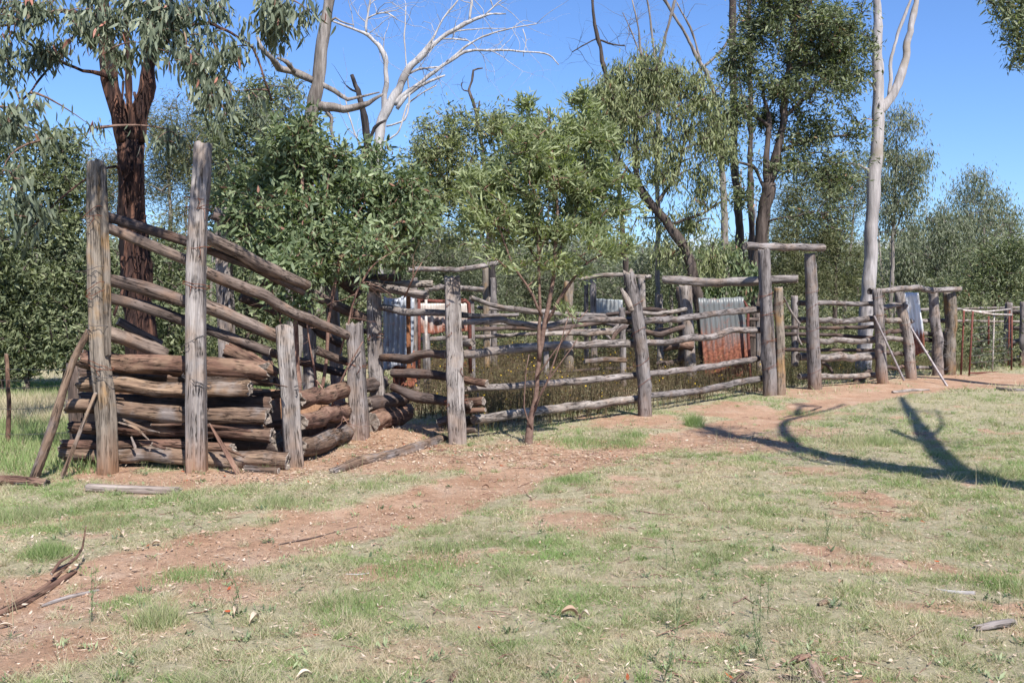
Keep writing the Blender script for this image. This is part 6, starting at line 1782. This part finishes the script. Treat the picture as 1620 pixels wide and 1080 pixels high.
# ---- fallen timber as things of their own ---------------------------------------------------------
def ground_piece(name, label, cat, pp, rads, mats, **kw):
    pts = []
    for (px, py), r in zip(pp, rads):
        gp = G(px, py)
        pts.append([gp[0], gp[1], float(HZ(gp[0], gp[1])) + r * .55])
    o_ = timber(None, name, pts, rads, mats, **kw)
    return tag(o_, label, cat)


ground_piece('fallen_plank', 'grey split plank lying flat in the grass before the ramp', 'plank', [(141, 776), (210, 779), (281, 782)], [.05, .05, .048], (M_POST, M_END), square=.7, asp=.7, fiss=.12, ragged=(.5, 1.5))
ground_piece('fallen_beam', 'long brown split beam lying on dirt left of the square fence post', 'beam', [(526, 748), (560, 737), (620, 722), (702, 698)], [.03, .05, .055, .06], (M_LOG, M_END), fiss=.15, rough=.12, ragged=(2, .6), square=.3)
ground_piece('fallen_beam', 'dark narrow timber resting beside the long brown fallen beam', 'beam', [(522, 745), (560, 735), (610, 722)], [.02, .03, .022], (M_DARK, M_END), fiss=.15, rough=.12)
ground_piece('fallen_log', 'half buried dark hollow log at the left edge below the leaning pole', 'log', [(-25, 766), (30, 766), (74, 768)], [.05, .055, .05], (M_LOGR, M_ENDD), fiss=.2, hollow=(0, .6))
ground_piece('fallen_log', 'small ochre log end lying right of the ramp wall foot', 'log', [(388, 752), (440, 752)], [.045, .04], (M_LOG, M_END), fiss=.15)
ground_piece('fallen_branch', 'thick broken branch lying across the lower left beside the track', 'branch', [(-15, 966), (30, 948), (75, 922), (118, 898)], [.027, .023, .022, .016], (M_LOGR, M_END), fiss=.18, ragged=(2, 2))
o = timber(None, 'fallen_branch', [G(84, 912) + [0, 0, .03], P(112, 890, G(112, 905)[1]) , P(130, 868, G(125, 893)[1]), P(136, 832, G(130, 893)[1])], [.012, .011, .008, .003], (M_LOGR, M_END), fiss=.15, sides=10)
tag(o, 'thin curved dry branch rising from the thick broken branch at lower left', 'branch')
o = timber(None, 'fallen_branch', [G(82, 915) + [0, 0, .03], P(95, 888, G(95, 912)[1]), P(114, 877, G(112, 908)[1])], [.011, .01, .004], (M_LOGR, M_END), fiss=.15, sides=10)
tag(o, 'short stub branch poking up beside the thick broken branch at lower left', 'branch')
ground_piece('stick', 'thin brown stick lying along the upper side of the thick broken branch', 'stick', [(20, 944), (70, 918), (105, 893)], [.008, .012, .008], (M_LOGR, M_END), sides=10, ragged=(2, 2))
ground_piece('stick', 'pale narrow stick lying right of the thick broken branch at lower left', 'stick', [(66, 946), (100, 936), (155, 922)], [.008, .014, .008], (M_RAIL, M_END), sides=10)
ground_piece('stick', 'long thin dark stick lying on the track left of centre', 'stick', [(442, 851), (500, 840), (565, 826)], [.004, .006, .005], (M_DARK, M_END), sides=8)
ground_piece('stick', 'bleached stick lying in grass at the lower right', 'stick', [(1482, 936), (1510, 943), (1541, 944)], [.006, .013, .012], (M_BARK_WHITE, M_END), sides=12, ragged=(2, 1))
ground_piece('wood_chunk', 'short bleached grey chunk of wood at the lower right edge of the grass', 'wood chunk', [(1545, 999), (1570, 995), (1601, 990)], [.022, .03, .03], (M_RAIL, M_END), fiss=.2, ragged=(2, .5), asp=.7)
ground_piece('bark_piece', 'pale curled bark piece at the bottom edge right of centre', 'bark', [(1283, 1052), (1291, 1064), (1298, 1082)], [.022, .03, .028], (M_POST, M_END), asp=.4, fiss=.2, ragged=(2, 2), sides=12)
ground_piece('bark_piece', 'grey flat bark flake left of the pale curled bark at the bottom edge', 'bark', [(1236, 1072), (1255, 1077), (1278, 1080)], [.02, .026, .02], (M_RAIL, M_END), asp=.4, fiss=.2, sides=12)
ground_piece('bark_piece', 'buff torn bark piece in the bottom edge grass left of the grey flake', 'bark', [(1160, 1082), (1175, 1075), (1190, 1063)], [.02, .03, .016], (M_LOG, M_END), asp=.5, fiss=.2, sides=12)
ground_piece('bark_piece', 'dark crumbling bark flake in the grass above the pale curled bark', 'bark', [(1250, 1052), (1266, 1046), (1280, 1042)], [.014, .026, .016], (M_LOGR, M_END), asp=.5, fiss=.25, sides=12)
ground_piece('bark_piece', 'small brown bark stub standing at the bottom edge left of centre', 'bark', [(712, 1076), (718, 1066), (724, 1056)], [.012, .017, .006], (M_LOGR, M_END), asp=.5, sides=10)
ground_piece('stone', 'small buff stone lying in the grass right of centre', 'stone', [(1296, 962), (1303, 960), (1318, 959)], [.012, .02, .012], (M_LOG, M_LOG), asp=.8, sides=12)
ground_piece('stick', 'pale fallen stick along the red dirt below the leaning steel pole', 'stick', [(1412, 619), (1440, 616), (1470, 614)], [.03, .035, .015], (M_RAIL, M_END), sides=10)
ground_piece('stick', 'fallen grey stick on red dirt at the right edge', 'stick', [(1576, 616), (1600, 619), (1640, 618)], [.03, .035, .03], (M_RAIL, M_END), sides=10)
ground_piece('stick', 'fine dark stick at the shadow tip right of the gateway foot', 'stick', [(1240, 655), (1275, 648), (1300, 640)], [.01, .015, .01], (M_DARK, M_END), sides=8)
ground_piece('stick', 'white stick lying in the grass left of centre foreground', 'stick', [(548, 909), (570, 910), (584, 907)], [.004, .006, .004], (M_BARK_WHITE, M_END), sides=8)

# curled dead leaf and a few big fallen leaves
def big_leaf(label, px, py, L, Wd, ang, t, curl=.02):
    gp = G(px, py)
    L, Wd, curl = L * .72, Wd * .62, curl * .7
    n = 9
    s = np.linspace(0, 1, n)
    V, F = [], []
    for i, u in enumerate(s):
        w_ = Wd * math.sin(math.pi * min(.97, u * .93 + .03)) ** .8
        for v in (-1, -.4, .4, 1):
            V.append([u * L - L / 2, v * w_ / 2, curl * (abs(v) ** 2) * 1.1 + curl * 1.4 * math.sin(u * 3.1)])
    for i in range(n - 1):
        for k in range(3):
            F.append([i * 4 + k, i * 4 + k + 1, i * 4 + k + 5, i * 4 + k + 4])
    me = make_mesh('fallen_leaf', V, np.array(F), np.full(len(F), 4), [M_LITTER], None, {'tint': np.full(len(V), t)}, True)
    o_ = link('fallen_leaf', me, loc=(gp[0], gp[1], float(HZ(gp[0], gp[1])) + .012))
    o_.rotation_euler = (random.Random(px).uniform(-.25, .25), random.Random(py).uniform(-.2, .2), ang)
    return tag(o_, label, 'fallen leaf')


big_leaf('curled brown fallen leaf casting a dark shadow below the picture centre', 900, 978, .12, .055, .2, .5, .03)
big_leaf('pale curled fallen leaf touching the curled brown leaf below the picture centre', 926, 980, .06, .035, -.6, .85, .02)
big_leaf('upright tan fallen leaf in grass above the lower left corner', 402, 985, .09, .05, 1.1, .8, .03)
big_leaf('tan fallen leaf standing left of the upright tan leaf', 374, 975, .06, .04, 1.4, .7, .03)
big_leaf('buff fallen leaf on the grass at the bottom edge left of centre', 482, 1073, .09, .045, .5, .9, .02)
big_leaf('tan leaf lying on the grassy strip left of the track', 193, 847, .09, .055, -.9, .75, .02)
big_leaf('pale leaf lying at the left edge of the dirt track', 8, 981, .09, .05, .5, .9, .01)
big_leaf('pale orange leaf on grass above the dirt track', 248, 860, .08, .05, .1, .7, .02)
big_leaf('straw coloured leaf on bare soil between the two tall ramp posts', 213, 750, .11, .03, .2, .95, .01)
big_leaf('brown leaf in the grass right of centre foreground', 1330, 931, .06, .04, .7, .3, .02)
big_leaf('dark red brown leaf lying on the track centre', 768, 767, .09, .04, .3, .1, .02)


# like things share one group phrase
GR = {'dead_tree': 'bare dead trees behind the yards', 'dark_trunk_tree': 'pair of straight dark trunks', 'bushy_tree': 'bushy trees behind the yards', 'feathery_tree': 'feathery wattles behind the yards',
      'bushy_far_tree': 'bushy trees far to the right', 'iron_sheet': 'corrugated iron sheets in the yard', 'leaning_steel_pole': 'steel poles leaning at the right posts',
      'fallen_beam': 'fallen beams beside the ramp', 'fallen_log': 'small fallen logs', 'fallen_branch': 'broken branches at lower left', 'stick': 'fallen sticks on the paddock',
      'bark_piece': 'bark pieces in the grass', 'fallen_leaf': 'large fallen leaves'}
for ob in list(S.objects):
    k = ob.name.split('.')[0]
    if ob.parent is None and k in GR and 'group' not in ob:
        ob['group'] = GR[k]
